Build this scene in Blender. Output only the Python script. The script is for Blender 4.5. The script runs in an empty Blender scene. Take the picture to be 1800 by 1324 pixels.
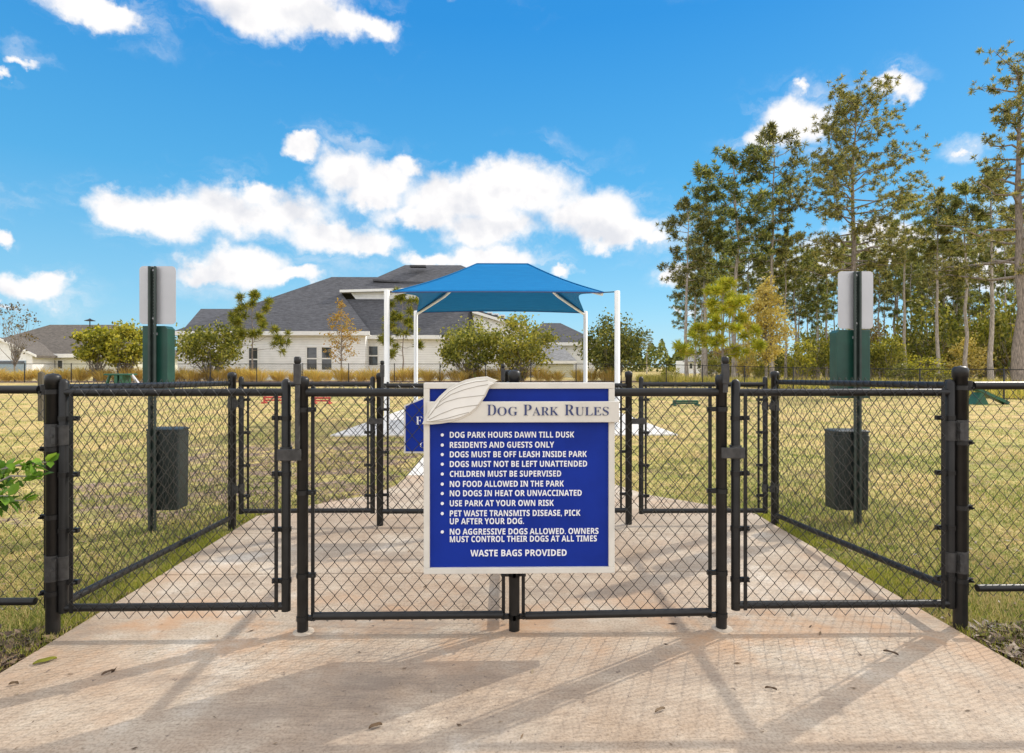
import bpy, bmesh, math, random
import numpy as np
from mathutils import Vector
R = math.radians
S = bpy.context.scene
COL = S.collection

# ------------------------------------------------------------------ camera
F = 1050.0                      # focal length in pixels of the 1800 px wide photograph
HZ = 645.0                      # row of the horizon
CAMH = 1.30
YAW = 1.09                      # degrees to the right
cam_d = bpy.data.cameras.new('camera'); cam = bpy.data.objects.new('camera', cam_d); COL.objects.link(cam)
cam_d.sensor_width = 36; cam_d.lens = 36*F/1800; cam_d.clip_start = .05; cam_d.clip_end = 6000
cam_d.shift_y = -(662-HZ)/1800
cam.location = (0, 0, CAMH); cam.rotation_euler = (R(90), 0, R(-YAW))
S.camera = cam
CA, SA = math.cos(R(YAW)), math.sin(R(YAW))
def P(px, py, Y):
    """real place of a thing that stands at depth Y"""
    xc = (px-900)/F; zc = (HZ-py)/F
    dx = CA*xc+SA; dy = CA-SA*xc; t = Y/dy
    return (t*dx, Y, CAMH+t*zc)
def PX(px, Y): return P(px, HZ, Y)[0]
def PZ(px, py, Y): return P(px, py, Y)[2]

# ------------------------------------------------------------------ light
SUN_EL, SUN_AZ = 35.5, 56.5     # azimuth from +Y towards +X
S.view_settings.view_transform = 'Standard'; S.view_settings.look = 'None'
S.view_settings.exposure = 0.55; S.view_settings.gamma = 1; S.view_settings.use_curve_mapping = False
sl = bpy.data.lights.new('sun', 'SUN'); sun = bpy.data.objects.new('sun', sl); COL.objects.link(sun)
sl.energy = 2.4; sl.angle = R(.53); sl.color = (1, .93, .82)
sd = Vector((math.sin(R(SUN_AZ))*math.cos(R(SUN_EL)), math.cos(R(SUN_AZ))*math.cos(R(SUN_EL)), math.sin(R(SUN_EL))))
sun.rotation_euler = sd.to_track_quat('Z', 'Y').to_euler()

SKY_STRENGTH = .13
CLOUDS = [  # where each billow stands in the sky: photograph column, row, half width, half height
 (215,365,65,38),(300,372,95,44),(400,368,100,46),(500,372,110,50),(585,415,110,36),(650,434,65,20),(460,335,60,18),
 (610,308,60,50),(672,318,60,36),(715,292,34,20),(645,352,70,28),(530,258,40,18),
 (790,352,110,50),(870,328,80,38),(940,338,90,50),(1010,378,95,46),(1080,412,90,28),(740,385,80,24),(860,402,130,36),(1150,425,30,14),
 (860,452,110,24),(760,455,45,18),(990,475,40,14),
 (430,468,90,40),(360,480,55,24),(510,484,65,18),
 (50,507,100,28),(100,490,45,24),(0,415,26,18),(10,545,60,12),
 (150,8,110,30),(210,22,45,20),(480,8,170,46),(590,42,90,32),(650,54,42,20),
 (50,112,50,15),(15,130,25,12),
 (1395,212,75,42),(1345,236,45,24),(1560,165,50,24),(1690,262,40,14),(1400,155,22,12),
 (1580,430,130,50),(1700,470,130,60),(1480,450,90,46),(1380,480,90,40),(1200,488,36,20),(1225,552,30,16),(1190,545,30,8),
 (1900,400,90,40),(-120,330,120,40),(1960,180,120,50),(760,-120,180,60),(1300,-160,150,50)]
def build_world():
    w = bpy.data.worlds.new('World'); S.world = w; w.use_nodes = True
    nt = w.node_tree; N = nt.nodes; L = nt.links
    bg = N['Background']; bg.inputs[1].default_value = 1.0
    def nd(t, **k):
        n = N.new(t)
        for a, b in k.items(): setattr(n, a, b)
        return n
    def math_(op, a, b=None, c=None, clamp=False):
        n = nd('ShaderNodeMath', operation=op); n.use_clamp = clamp
        for i, v in enumerate((a, b, c)):
            if v is None: continue
            if isinstance(v, (int, float)): n.inputs[i].default_value = v
            else: L.new(v, n.inputs[i])
        return n.outputs[0]
    sky = nd('ShaderNodeTexSky', sky_type='NISHITA'); sky.sun_disc = False
    sky.sun_elevation = R(SUN_EL); sky.sun_rotation = R(SUN_AZ); sky.altitude = 0; sky.air_density = 1.0; sky.dust_density = .15; sky.ozone_density = 2.5
    hs = nd('ShaderNodeHueSaturation'); hs.inputs['Saturation'].default_value = 1.42; hs.inputs['Hue'].default_value = .487
    L.new(sky.outputs[0], hs.inputs['Color'])
    sc = nd('ShaderNodeVectorMath', operation='SCALE'); sc.inputs['Scale'].default_value = SKY_STRENGTH
    L.new(hs.outputs[0], sc.inputs[0])
    tc = nd('ShaderNodeTexCoord')
    spz = nd('ShaderNodeSeparateXYZ'); L.new(tc.outputs['Generated'], spz.inputs[0])
    gr = nd('ShaderNodeValToRGB'); el_ = gr.color_ramp.elements
    for i, (p, c_) in enumerate([(0, (.26, .47, .60)), (.10, (.185, .42, .60)), (.28, (.072, .305, .565)), (.50, (.026, .205, .52)), (1, (.010, .115, .40))]):
        e_ = el_[i] if i < 2 else el_.new(p)
        e_.position = p; e_.color = (*c_, 1)
    L.new(spz.outputs[2], gr.inputs[0])
    skm = nd('ShaderNodeMix', data_type='RGBA'); skm.inputs[0].default_value = .86; L.new(sc.outputs[0], skm.inputs[6]); L.new(gr.outputs[0], skm.inputs[7])
    # warp the direction a little so that billows have ragged edges
    n1 = nd('ShaderNodeTexNoise'); n1.inputs['Scale'].default_value = 16; n1.inputs['Detail'].default_value = 6; n1.inputs['Roughness'].default_value = .6
    L.new(tc.outputs['Generated'], n1.inputs['Vector'])
    sub = nd('ShaderNodeVectorMath', operation='SUBTRACT'); sub.inputs[1].default_value = (.5, .5, .5); L.new(n1.outputs['Color'], sub.inputs[0])
    wsc = nd('ShaderNodeVectorMath', operation='SCALE'); wsc.inputs['Scale'].default_value = .075; L.new(sub.outputs[0], wsc.inputs[0])
    add = nd('ShaderNodeVectorMath', operation='ADD'); L.new(tc.outputs['Generated'], add.inputs[0]); L.new(wsc.outputs[0], add.inputs[1])
    sp = nd('ShaderNodeSeparateXYZ'); L.new(add.outputs[0], sp.inputs[0])
    az = math_('ARCTAN2', sp.outputs[0], sp.outputs[1]); el = math_('ARCSINE', sp.outputs[2])
    cb = nd('ShaderNodeCombineXYZ'); L.new(az, cb.inputs[0]); L.new(el, cb.inputs[1])
    acc = None
    for px, py, rx, ry in CLOUDS:
        ar = math.atan((px-900)/F); a0 = ar+R(YAW); e0 = math.atan((HZ-py)/F*math.cos(ar))
        k = math.cos(ar)**2
        ra, re = rx*.95/F*k, ry*.95/F*math.cos(ar)
        m = nd('ShaderNodeVectorMath', operation='MULTIPLY_ADD'); L.new(cb.outputs[0], m.inputs[0])
        m.inputs[1].default_value = (1/ra, 1/re, 0); m.inputs[2].default_value = (-a0/ra, -e0/re, 0)
        l = nd('ShaderNodeVectorMath', operation='LENGTH'); L.new(m.outputs[0], l.inputs[0])
        q_ = l.outputs['Value'] if ry > 17 else math_('ADD', l.outputs['Value'], .34)   # small shreds stay thin
        acc = q_ if acc is None else math_('SMOOTH_MIN', acc, q_, .42)
    n2 = nd('ShaderNodeTexNoise'); n2.inputs['Scale'].default_value = 11; n2.inputs['Detail'].default_value = 8; n2.inputs['Roughness'].default_value = .56
    L.new(tc.outputs['Generated'], n2.inputs['Vector'])
    fld = math_('ADD', math_('SUBTRACT', 1.0, acc), math_('MULTIPLY', math_('SUBTRACT', n2.outputs['Fac'], .5), 1.75))
    a1 = nd('ShaderNodeMapRange', interpolation_type='SMOOTHSTEP'); L.new(fld, a1.inputs[0]); a1.inputs[1].default_value = -.20; a1.inputs[2].default_value = .48
    # dense unseen cloud cover outside the view, added to raise the fill light
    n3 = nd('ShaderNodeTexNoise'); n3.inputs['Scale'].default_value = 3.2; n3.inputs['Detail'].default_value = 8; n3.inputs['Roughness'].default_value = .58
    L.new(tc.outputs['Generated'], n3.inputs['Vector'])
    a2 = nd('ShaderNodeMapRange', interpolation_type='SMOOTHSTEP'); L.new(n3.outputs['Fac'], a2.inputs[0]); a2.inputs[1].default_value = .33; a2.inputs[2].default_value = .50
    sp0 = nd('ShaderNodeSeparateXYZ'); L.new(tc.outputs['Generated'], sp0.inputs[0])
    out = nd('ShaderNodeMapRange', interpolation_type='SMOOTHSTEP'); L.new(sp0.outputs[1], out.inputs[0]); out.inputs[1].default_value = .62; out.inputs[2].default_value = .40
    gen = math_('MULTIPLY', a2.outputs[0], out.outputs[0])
    # thin torn veils drifting round the billows
    cv = nd('ShaderNodeVectorMath', operation='MULTIPLY'); cv.inputs[1].default_value = (5, 16, 1); L.new(cb.outputs[0], cv.inputs[0])
    n6 = nd('ShaderNodeTexNoise'); n6.inputs['Scale'].default_value = 1; n6.inputs['Detail'].default_value = 7; n6.inputs['Roughness'].default_value = .62; L.new(cv.outputs[0], n6.inputs['Vector'])
    v1 = nd('ShaderNodeMapRange', interpolation_type='SMOOTHSTEP'); L.new(n6.outputs['Fac'], v1.inputs[0]); v1.inputs[1].default_value = .46; v1.inputs[2].default_value = .72
    v2 = nd('ShaderNodeMapRange', interpolation_type='SMOOTHSTEP'); L.new(fld, v2.inputs[0]); v2.inputs[1].default_value = -1.3; v2.inputs[2].default_value = .1
    veil = math_('MULTIPLY', math_('MULTIPLY', v1.outputs[0], v2.outputs[0]), .55)
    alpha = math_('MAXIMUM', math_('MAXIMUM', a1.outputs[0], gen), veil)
    # billow shading: bright crests, pale grey-lilac hollows
    off = nd('ShaderNodeVectorMath', operation='ADD'); off.inputs[1].default_value = (.014, 0, .030); L.new(tc.outputs['Generated'], off.inputs[0])
    n4 = nd('ShaderNodeTexNoise'); n4.inputs['Scale'].default_value = 11; n4.inputs['Detail'].default_value = 5; n4.inputs['Roughness'].default_value = .5
    L.new(off.outputs[0], n4.inputs['Vector'])
    n5 = nd('ShaderNodeTexNoise'); n5.inputs['Scale'].default_value = 11; n5.inputs['Detail'].default_value = 5; n5.inputs['Roughness'].default_value = .5
    L.new(tc.outputs['Generated'], n5.inputs['Vector'])
    lit = math_('MULTIPLY_ADD', math_('SUBTRACT', n5.outputs['Fac'], n4.outputs['Fac']), 2.6, .62, clamp=True)
    rp = nd('ShaderNodeValToRGB'); rp.color_ramp.elements[0].position = .20; rp.color_ramp.elements[0].color = (.55, .56, .595, 1)
    rp.color_ramp.elements[1].position = .60; rp.color_ramp.elements[1].color = (.70, .69, .69, 1)
    L.new(lit, rp.inputs[0])
    # the added out-of-view clouds are brightened for more fill on shaded faces
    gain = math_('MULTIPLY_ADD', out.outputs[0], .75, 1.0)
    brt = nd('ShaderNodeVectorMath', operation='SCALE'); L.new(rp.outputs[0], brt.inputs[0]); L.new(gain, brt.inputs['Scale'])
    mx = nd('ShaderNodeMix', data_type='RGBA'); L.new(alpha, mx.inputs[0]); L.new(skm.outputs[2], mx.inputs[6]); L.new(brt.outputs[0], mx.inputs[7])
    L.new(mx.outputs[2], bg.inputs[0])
build_world()

# ------------------------------------------------------------------ helpers
rng = np.random.default_rng(7); random.seed(7)
def tag(o, label=None, cat=None, group=None, kind=None):
    if label: o['label'] = label
    if cat: o['category'] = cat
    if group: o['group'] = group
    if kind: o['kind'] = kind
    return o
def empty(name, loc=(0, 0, 0), rz=0):
    o = bpy.data.objects.new(name, None); COL.objects.link(o); o.location = loc; o.rotation_euler = (0, 0, rz)
    o.empty_display_size = .2
    return o
class MB:
    """collects shapes, then links them as one mesh object"""
    def __init__(s): s.v = []; s.f = []; s.sm = []; s.mk = []
    def mark(s): s.mk.append((len(s.v), len(s.f)))
    def each(s, name, mat, parent, **k):
        """every marked piece becomes an object of its own"""
        ends = s.mk[1:]+[(len(s.v), len(s.f))]; out = []
        for (v0, f0), (v1, f1) in zip(s.mk, ends):
            m = MB(); m.v = s.v[v0:v1]; m.f = [tuple(i-v0 for i in f) for f in s.f[f0:f1]]; m.sm = s.sm[f0:f1]; out.append(m.build(name, mat, parent, **k))
        return out
    def add(s, vs, fs, smooth=False):
        b = len(s.v); s.v += [tuple(v) for v in vs]; s.f += [tuple(i+b for i in f) for f in fs]; s.sm += [smooth]*len(fs)
    def box(s, a, b):
        x0, y0, z0 = a; x1, y1, z1 = b
        s.add([(x0,y0,z0),(x1,y0,z0),(x1,y1,z0),(x0,y1,z0),(x0,y0,z1),(x1,y0,z1),(x1,y1,z1),(x0,y1,z1)],
              [(0,3,2,1),(4,5,6,7),(0,1,5,4),(1,2,6,5),(2,3,7,6),(3,0,4,7)])
    def tube(s, pts, rad, n=12, cap=True):
        pts = [Vector(p) for p in pts]; m = len(pts)
        rad = [rad]*m if isinstance(rad, (int, float)) else rad
        up = None; vs = []
        for i, p in enumerate(pts):
            t = (pts[min(i+1, m-1)]-pts[max(i-1, 0)]).normalized()
            if up is None:
                a = Vector((0, 0, 1)) if abs(t.z) < .9 else Vector((1, 0, 0)); up = t.cross(a).normalized()
            up = (up-t*up.dot(t)).normalized(); q = t.cross(up)
            for k in range(n):
                an = 2*math.pi*k/n; vs.append(p+(up*math.cos(an)+q*math.sin(an))*rad[i])
        fs = [(i*n+k, i*n+(k+1) % n, (i+1)*n+(k+1) % n, (i+1)*n+k) for i in range(m-1) for k in range(n)]
        s.add(vs, fs, True)
        if cap:
            s.add(vs[:n], [tuple(range(n-1, -1, -1))]); s.add(vs[-n:], [tuple(range(n))])
    def lathe(s, c, prof, n=16):
        """prof: (radius, z) from bottom to top about the vertical through c"""
        vs = [(c[0]+r*math.cos(2*math.pi*k/n), c[1]+r*math.sin(2*math.pi*k/n), c[2]+z) for r, z in prof for k in range(n)]
        fs = [(i*n+k, i*n+(k+1) % n, (i+1)*n+(k+1) % n, (i+1)*n+k) for i in range(len(prof)-1) for k in range(n)]
        s.add(vs, fs, True); s.add(vs[-n:], [tuple(range(n))]); s.add(vs[:n], [tuple(range(n-1, -1, -1))])
    def prism(s, pts, d):
        """flat outline pushed by vector d"""
        n = len(pts); a = [Vector(p) for p in pts]; b = [p+Vector(d) for p in a]
        s.add(a+b, [tuple(range(n)), tuple(range(2*n-1, n-1, -1))]+[(i, i+n, (i+1) % n+n, (i+1) % n) for i in range(n)])
    def build(s, name, mat, parent=None, bevel=0, recalc=True):
        me = bpy.data.meshes.new(name); me.from_pydata(s.v, [], s.f); me.update()
        me.polygons.foreach_set('use_smooth', s.sm)
        if recalc:
            bm = bmesh.new(); bm.from_mesh(me); bmesh.ops.recalc_face_normals(bm, faces=bm.faces); bm.to_mesh(me); bm.free()
        o = bpy.data.objects.new(name, me); COL.objects.link(o)
        if mat: me.materials.append(mat)
        if parent: o.parent = parent
        if bevel:
            m = o.modifiers.new('bevel', 'BEVEL'); m.width = bevel; m.segments = 2; m.limit_method = 'ANGLE'
        return o
def quads(name, V, mat, parent=None, tri=False):
    """V: (N,4,3) loose leaf faces"""
    k = V.shape[1]; n = len(V)
    me = bpy.data.meshes.new(name)
    me.from_pydata(V.reshape(-1, 3), [], np.arange(n*k).reshape(n, k)); me.update()
    o = bpy.data.objects.new(name, me); COL.objects.link(o); me.materials.append(mat)
    if parent: o.parent = parent
    return o
def copy_tree(o, parent=None):
    c = o.copy(); COL.objects.link(c)
    if parent: c.parent = parent
    for ch in o.children: copy_tree(ch, c)
    return c
def unit(v): return v/np.linalg.norm(v, axis=-1, keepdims=True)
def leaf_quads(C, size, rg, aspect=.6, up=.3):
    """one diamond leaf of random tilt at each centre"""
    n = len(C); d = unit(rg.normal(size=(n, 3))); d2 = rg.normal(size=(n, 3)); d2[:, 2] += up
    s = unit(np.cross(d, d2)); L = size*rg.uniform(.6, 1.25, (n, 1))
    return np.stack([C-d*L/2, C+s*L*aspect/2, C+d*L/2, C-s*L*aspect/2], 1)

# ------------------------------------------------------------------ materials
def nmat(name):
    m = bpy.data.materials.new(name); m.use_nodes = True
    nt = m.node_tree; return m, nt, nt.nodes['Principled BSDF']
def ramp(nt, cols, fac=None):
    r = nt.nodes.new('ShaderNodeValToRGB'); e = r.color_ramp.elements
    while len(e) > 1: e.remove(e[-1])
    for i, (p, c) in enumerate(cols):
        x = e[0] if i == 0 else e.new(p)
        x.position = p; x.color = (*c, 1)
    if fac is not None: nt.links.new(fac, r.inputs[0])
    return r.outputs[0]
def noise(nt, scale, detail=4, vec=None, rough=.55, stretch=None, obj=True):
    n = nt.nodes.new('ShaderNodeTexNoise'); n.inputs['Scale'].default_value = scale; n.inputs['Detail'].default_value = detail; n.inputs['Roughness'].default_value = rough
    if vec is None:
        t = nt.nodes.new('ShaderNodeTexCoord'); vec = t.outputs['Object']
    if stretch:
        mp = nt.nodes.new('ShaderNodeMapping'); mp.inputs['Scale'].default_value = stretch; nt.links.new(vec, mp.inputs[0]); vec = mp.outputs[0]
    nt.links.new(vec, n.inputs['Vector']); return n.outputs['Fac']
def mixc(nt, fac, a, b, mode='MIX'):
    n = nt.nodes.new('ShaderNodeMix'); n.data_type = 'RGBA'; n.blend_type = mode
    for i, v in ((0, fac), (6, a), (7, b)):
        if isinstance(v, (int, float)): n.inputs[i].default_value = v
        elif isinstance(v, tuple): n.inputs[i].default_value = (*v, 1)
        else: nt.links.new(v, n.inputs[i])
    return n.outputs[2]
def mathn(nt, op, a, b=0., clamp=False):
    n = nt.nodes.new('ShaderNodeMath'); n.operation = op; n.use_clamp = clamp
    for i, v in enumerate((a, b)):
        if isinstance(v, (int, float)): n.inputs[i].default_value = v
        else: nt.links.new(v, n.inputs[i])
    return n.outputs[0]
def bump(nt, bs, h, strength=.3, dist=.01):
    b = nt.nodes.new('ShaderNodeBump'); b.inputs['Strength'].default_value = strength; b.inputs['Distance'].default_value = dist
    nt.links.new(h, b.inputs['Height']); nt.links.new(b.outputs[0], bs.inputs['Normal'])
def simple(name, c, rough=.5, var=.25, scale=8, metal=0, bumps=0, spec=.5, stretch=None):
    m, nt, bs = nmat(name)
    f = noise(nt, scale, 5, stretch=stretch)
    lo = tuple(x*(1-var) for x in c); hi = tuple(min(1, x*(1+var)) for x in c)
    nt.links.new(ramp(nt, [(.3, lo), (.7, hi)], f), bs.inputs['Base Color'])
    bs.inputs['Roughness'].default_value = rough; bs.inputs['Metallic'].default_value = metal; bs.inputs['Specular IOR Level'].default_value = spec
    if bumps: bump(nt, bs, f, bumps, .004)
    return m
def foliage(name, cols, nscale=1.2, trans=.35, rough=.55, island=.55):
    m, nt, bs = nmat(name)
    g = nt.nodes.new('ShaderNodeNewGeometry'); oi = nt.nodes.new('ShaderNodeObjectInfo')
    nz = noise(nt, nscale, 3)
    f = mathn(nt, 'ADD', mathn(nt, 'MULTIPLY', g.outputs['Random Per Island'], island), mathn(nt, 'MULTIPLY', nz, 1-island))
    f = mathn(nt, 'ADD', f, mathn(nt, 'MULTIPLY', mathn(nt, 'SUBTRACT', oi.outputs['Random'], .5), .16))
    k = len(cols); c = ramp(nt, [(.22+.56*i/(k-1), q) for i, q in enumerate(cols)], f)
    nt.links.new(c, bs.inputs['Base Color']); bs.inputs['Roughness'].default_value = rough; bs.inputs['Specular IOR Level'].default_value = .25
    tr = nt.nodes.new('ShaderNodeBsdfTranslucent'); nt.links.new(mixc(nt, 1, c, (1.5, 1.45, .7), 'MULTIPLY'), tr.inputs[0])
    mx = nt.nodes.new('ShaderNodeMixShader'); mx.inputs[0].default_value = trans
    nt.links.new(bs.outputs[0], mx.inputs[1]); nt.links.new(tr.outputs[0], mx.inputs[2]); nt.links.new(mx.outputs[0], nt.nodes['Material Output'].inputs[0])
    return m
M = {}
M['black'] = simple('black_powder_coat', (.012, .0115, .011), .42, .35, 14, spec=.36)
M['wire'] = simple('black_vinyl_wire', (.022, .021, .020), .3, .4, 10, spec=.7)
M['fitting'] = simple('worn_grey_fitting', (.045, .043, .041), .5, .4, 30, spec=.4)
M['alu'] = simple('bare_aluminium', (.50, .50, .52), .45, .06, 5, metal=.35)
M['channel'] = simple('dark_green_channel', (.030, .045, .038), .45, .3, 12)
M['green'] = simple('dark_green_powder_coat', (.006, .052, .036), .4, .25, 7)
M['bin'] = simple('dark_green_bin', (.011, .018, .017), .5, .45, 40, stretch=(3, 3, .5))
M['agility'] = simple('green_plastic', (.012, .085, .05), .5, .25, 6)
M['red'] = simple('faded_red_plastic', (.50, .06, .05), .5, .3, 6)
M['white'] = simple('white_paint', (.72, .71, .68), .5, .06, 3)
M['cream'] = simple('cream_sign_paint', (.64, .605, .535), .55, .07, 9, bumps=.1)
M['leafcream'] = simple('pale_cream_emblem', (.77, .745, .69), .5, .06, 9)
M['vein'] = simple('taupe_vein', (.36, .33, .28), .6, .1, 9)
M['blue'] = simple('royal_blue_sign_paint', (.004, .025, .255), .55, .16, 4, spec=.18)
M['navy'] = simple('navy_letter_paint', (.03, .045, .14), .5, .1, 9)
M['letter'] = simple('white_letter_paint', (.80, .80, .82), .5, .05, 9)
M['bark'] = simple('pine_bark', (.235, .195, .17), .9, .55, 6, bumps=.5, stretch=(3, 3, .7))
M['palebark'] = simple('pale_pine_bark', (.37, .325, .29), .9, .5, 6, bumps=.5, stretch=(3, 3, .7))
M['greybark'] = simple('grey_bark', (.24, .21, .18), .9, .4, 9, bumps=.4, stretch=(2, 2, .5))
M['oldwood'] = simple('old_wood', (.10, .085, .06), .9, .4, 9, stretch=(3, 3, .5))
M['foot'] = simple('pale_footing', (.46, .385, .30), .9, .2, 25, bumps=.4)
M['glass'] = simple('dark_window_glass', (.04, .045, .05), .06, .5, 1.2, spec=.8)
M['soffit'] = simple('white_trim', (.78, .77, .74), .6, .05, 3)
M['door'] = simple('pale_blue_door', (.28, .36, .42), .5, .08, 3)
def shingle(name, c):
    m, nt, bs = nmat(name)
    t = nt.nodes.new('ShaderNodeTexCoord')
    br = nt.nodes.new('ShaderNodeTexBrick'); mp = nt.nodes.new('ShaderNodeMapping'); mp.inputs['Rotation'].default_value = (R(90), 0, 0)
    nt.links.new(t.outputs['Object'], mp.inputs[0]); nt.links.new(mp.outputs[0], br.inputs['Vector'])
    br.inputs['Scale'].default_value = 1; br.inputs['Brick Width'].default_value = .5; br.inputs['Row Height'].default_value = .17; br.inputs['Mortar Size'].default_value = .018
    br.inputs['Color1'].default_value = (*[x*.75 for x in c], 1); br.inputs['Color2'].default_value = (*[x*1.35 for x in c], 1); br.inputs['Mortar'].default_value = (*[x*.35 for x in c], 1)
    n = noise(nt, 1.3, 6); nt.links.new(mixc(nt, .82, br.outputs['Color'], ramp(nt, [(.34, tuple(x*.35 for x in c)), (.66, tuple(x*2.0 for x in c))], noise(nt, 5, 7, stretch=(.45, 1, 4), rough=.7))), bs.inputs['Base Color'])
    bs.inputs['Roughness'].default_value = .9; bump(nt, bs, br.outputs['Fac'], .4, .02)
    return m
M['roof'] = shingle('charcoal_shingles', (.060, .060, .066)); M['roof2'] = shingle('brown_shingles', (.105, .090, .075))
M['roof3'] = shingle('grey_shingles', (.20, .20, .20))
def siding(name, c):
    m, nt, bs = nmat(name)
    t = nt.nodes.new('ShaderNodeTexCoord'); sp = nt.nodes.new('ShaderNodeSeparateXYZ'); nt.links.new(t.outputs['Object'], sp.inputs[0])
    fr = mathn(nt, 'FRACT', mathn(nt, 'MULTIPLY', sp.outputs[2], 5.2))
    col = ramp(nt, [(0, tuple(x*.66 for x in c)), (.10, tuple(x*.76 for x in c)), (.14, c), (1, c)], fr)
    n = noise(nt, 2, 5); nt.links.new(mixc(nt, 1, col, ramp(nt, [(.3, (.88, .88, .88)), (.7, (1, 1, 1))], n), 'MULTIPLY'), bs.inputs['Base Color'])
    bs.inputs['Roughness'].default_value = .6; bump(nt, bs, fr, .5, .03)
    return m
M['siding'] = siding('white_lap_siding', (.91, .915, .92)); M['siding2'] = siding('cream_lap_siding', (.74, .73, .60))
def concrete():
    m, nt, bs = nmat('tan_concrete')
    broom = noise(nt, 1, 6, stretch=(6, 75, 1), rough=.75)
    fine = noise(nt, 90, 3); big = noise(nt, .9, 5, rough=.6); mid = noise(nt, 4.5, 6, rough=.65)
    c = ramp(nt, [(.36, (.345, .25, .170)), (.46, (.42, .325, .238)), (.55, (.48, .395, .302)), (.64, (.60, .53, .44))], mathn(nt, 'ADD', mathn(nt, 'MULTIPLY', big, .62), mathn(nt, 'MULTIPLY', mid, .38)))
    c = mixc(nt, .62, c, ramp(nt, [(.30, (.58, .56, .54)), (.50, (1, 1, 1)), (.72, (1.16, 1.15, 1.13))], broom), 'MULTIPLY')
    c = mixc(nt, .8, c, ramp(nt, [(.35, (.68, .66, .64)), (.55, (1.05, 1.05, 1.05))], fine), 'MULTIPLY')
    c = mixc(nt, ramp(nt, [(.54, (0, 0, 0)), (.70, (.6, .6, .6))], noise(nt, .75, 7, rough=.66, stretch=(1, 1.3, 1))), c, (.47, .305, .19))
    # rust washed along the gate line, and one noise-broken darker brown patch before the sign
    sp = nt.nodes.new('ShaderNodeSeparateXYZ'); tcn = nt.nodes.new('ShaderNodeTexCoord'); nt.links.new(tcn.outputs['Object'], sp.inputs[0])
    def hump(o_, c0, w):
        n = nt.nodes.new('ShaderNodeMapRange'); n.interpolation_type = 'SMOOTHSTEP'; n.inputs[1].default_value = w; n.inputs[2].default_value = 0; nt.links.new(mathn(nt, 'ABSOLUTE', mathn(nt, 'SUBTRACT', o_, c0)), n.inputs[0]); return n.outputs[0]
    rn = noise(nt, 2.6, 7, rough=.7)
    c = mixc(nt, mathn(nt, 'MULTIPLY', hump(sp.outputs[1], 3.0, .75), ramp(nt, [(.46, (0, 0, 0)), (.62, (.75, .75, .75))], rn)), c, (.47, .275, .15))
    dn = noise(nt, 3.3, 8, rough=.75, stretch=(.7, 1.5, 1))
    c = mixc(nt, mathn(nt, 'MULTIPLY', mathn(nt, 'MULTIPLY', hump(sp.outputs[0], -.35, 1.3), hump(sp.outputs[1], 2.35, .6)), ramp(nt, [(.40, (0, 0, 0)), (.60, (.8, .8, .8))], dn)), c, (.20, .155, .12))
    # worn grey-brown stains and dark pits
    c = mixc(nt, ramp(nt, [(.52, (0, 0, 0)), (.66, (.62, .62, .62))], noise(nt, 1.5, 8, rough=.72, stretch=(.6, 1.5, 1))), c, (.25, .195, .15))
    c = mixc(nt, ramp(nt, [(.635, (0, 0, 0)), (.68, (.85, .85, .85))], noise(nt, 21, 6, rough=.68)), c, (.13, .10, .08))
    nt.links.new(c, bs.inputs['Base Color']); bs.inputs['Roughness'].default_value = .85; bs.inputs['Specular IOR Level'].default_value = .3
    bump(nt, bs, mathn(nt, 'ADD', broom, mathn(nt, 'MULTIPLY', fine, .7)), .35, .004)
    return m
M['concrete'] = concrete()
M['pad'] = simple('pale_concrete', (.62, .585, .54), .85, .12, 3, bumps=.2)
def patch(nt, vec):
    """0 = straw, 1 = green; the same patches colour the soil and the blades"""
    return noise(nt, .55, 5, vec=vec, rough=.62)
def entry(nt, vec):
    """greener, more trodden grass near the gates"""
    sp = nt.nodes.new('ShaderNodeSeparateXYZ'); nt.links.new(vec, sp.inputs[0])
    n = nt.nodes.new('ShaderNodeMapRange'); n.interpolation_type = 'SMOOTHSTEP'; n.inputs[1].default_value = 14; n.inputs[2].default_value = 4.5; n.inputs[4].default_value = .072
    nt.links.new(sp.outputs[1], n.inputs[0]); return n.outputs[0]
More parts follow.
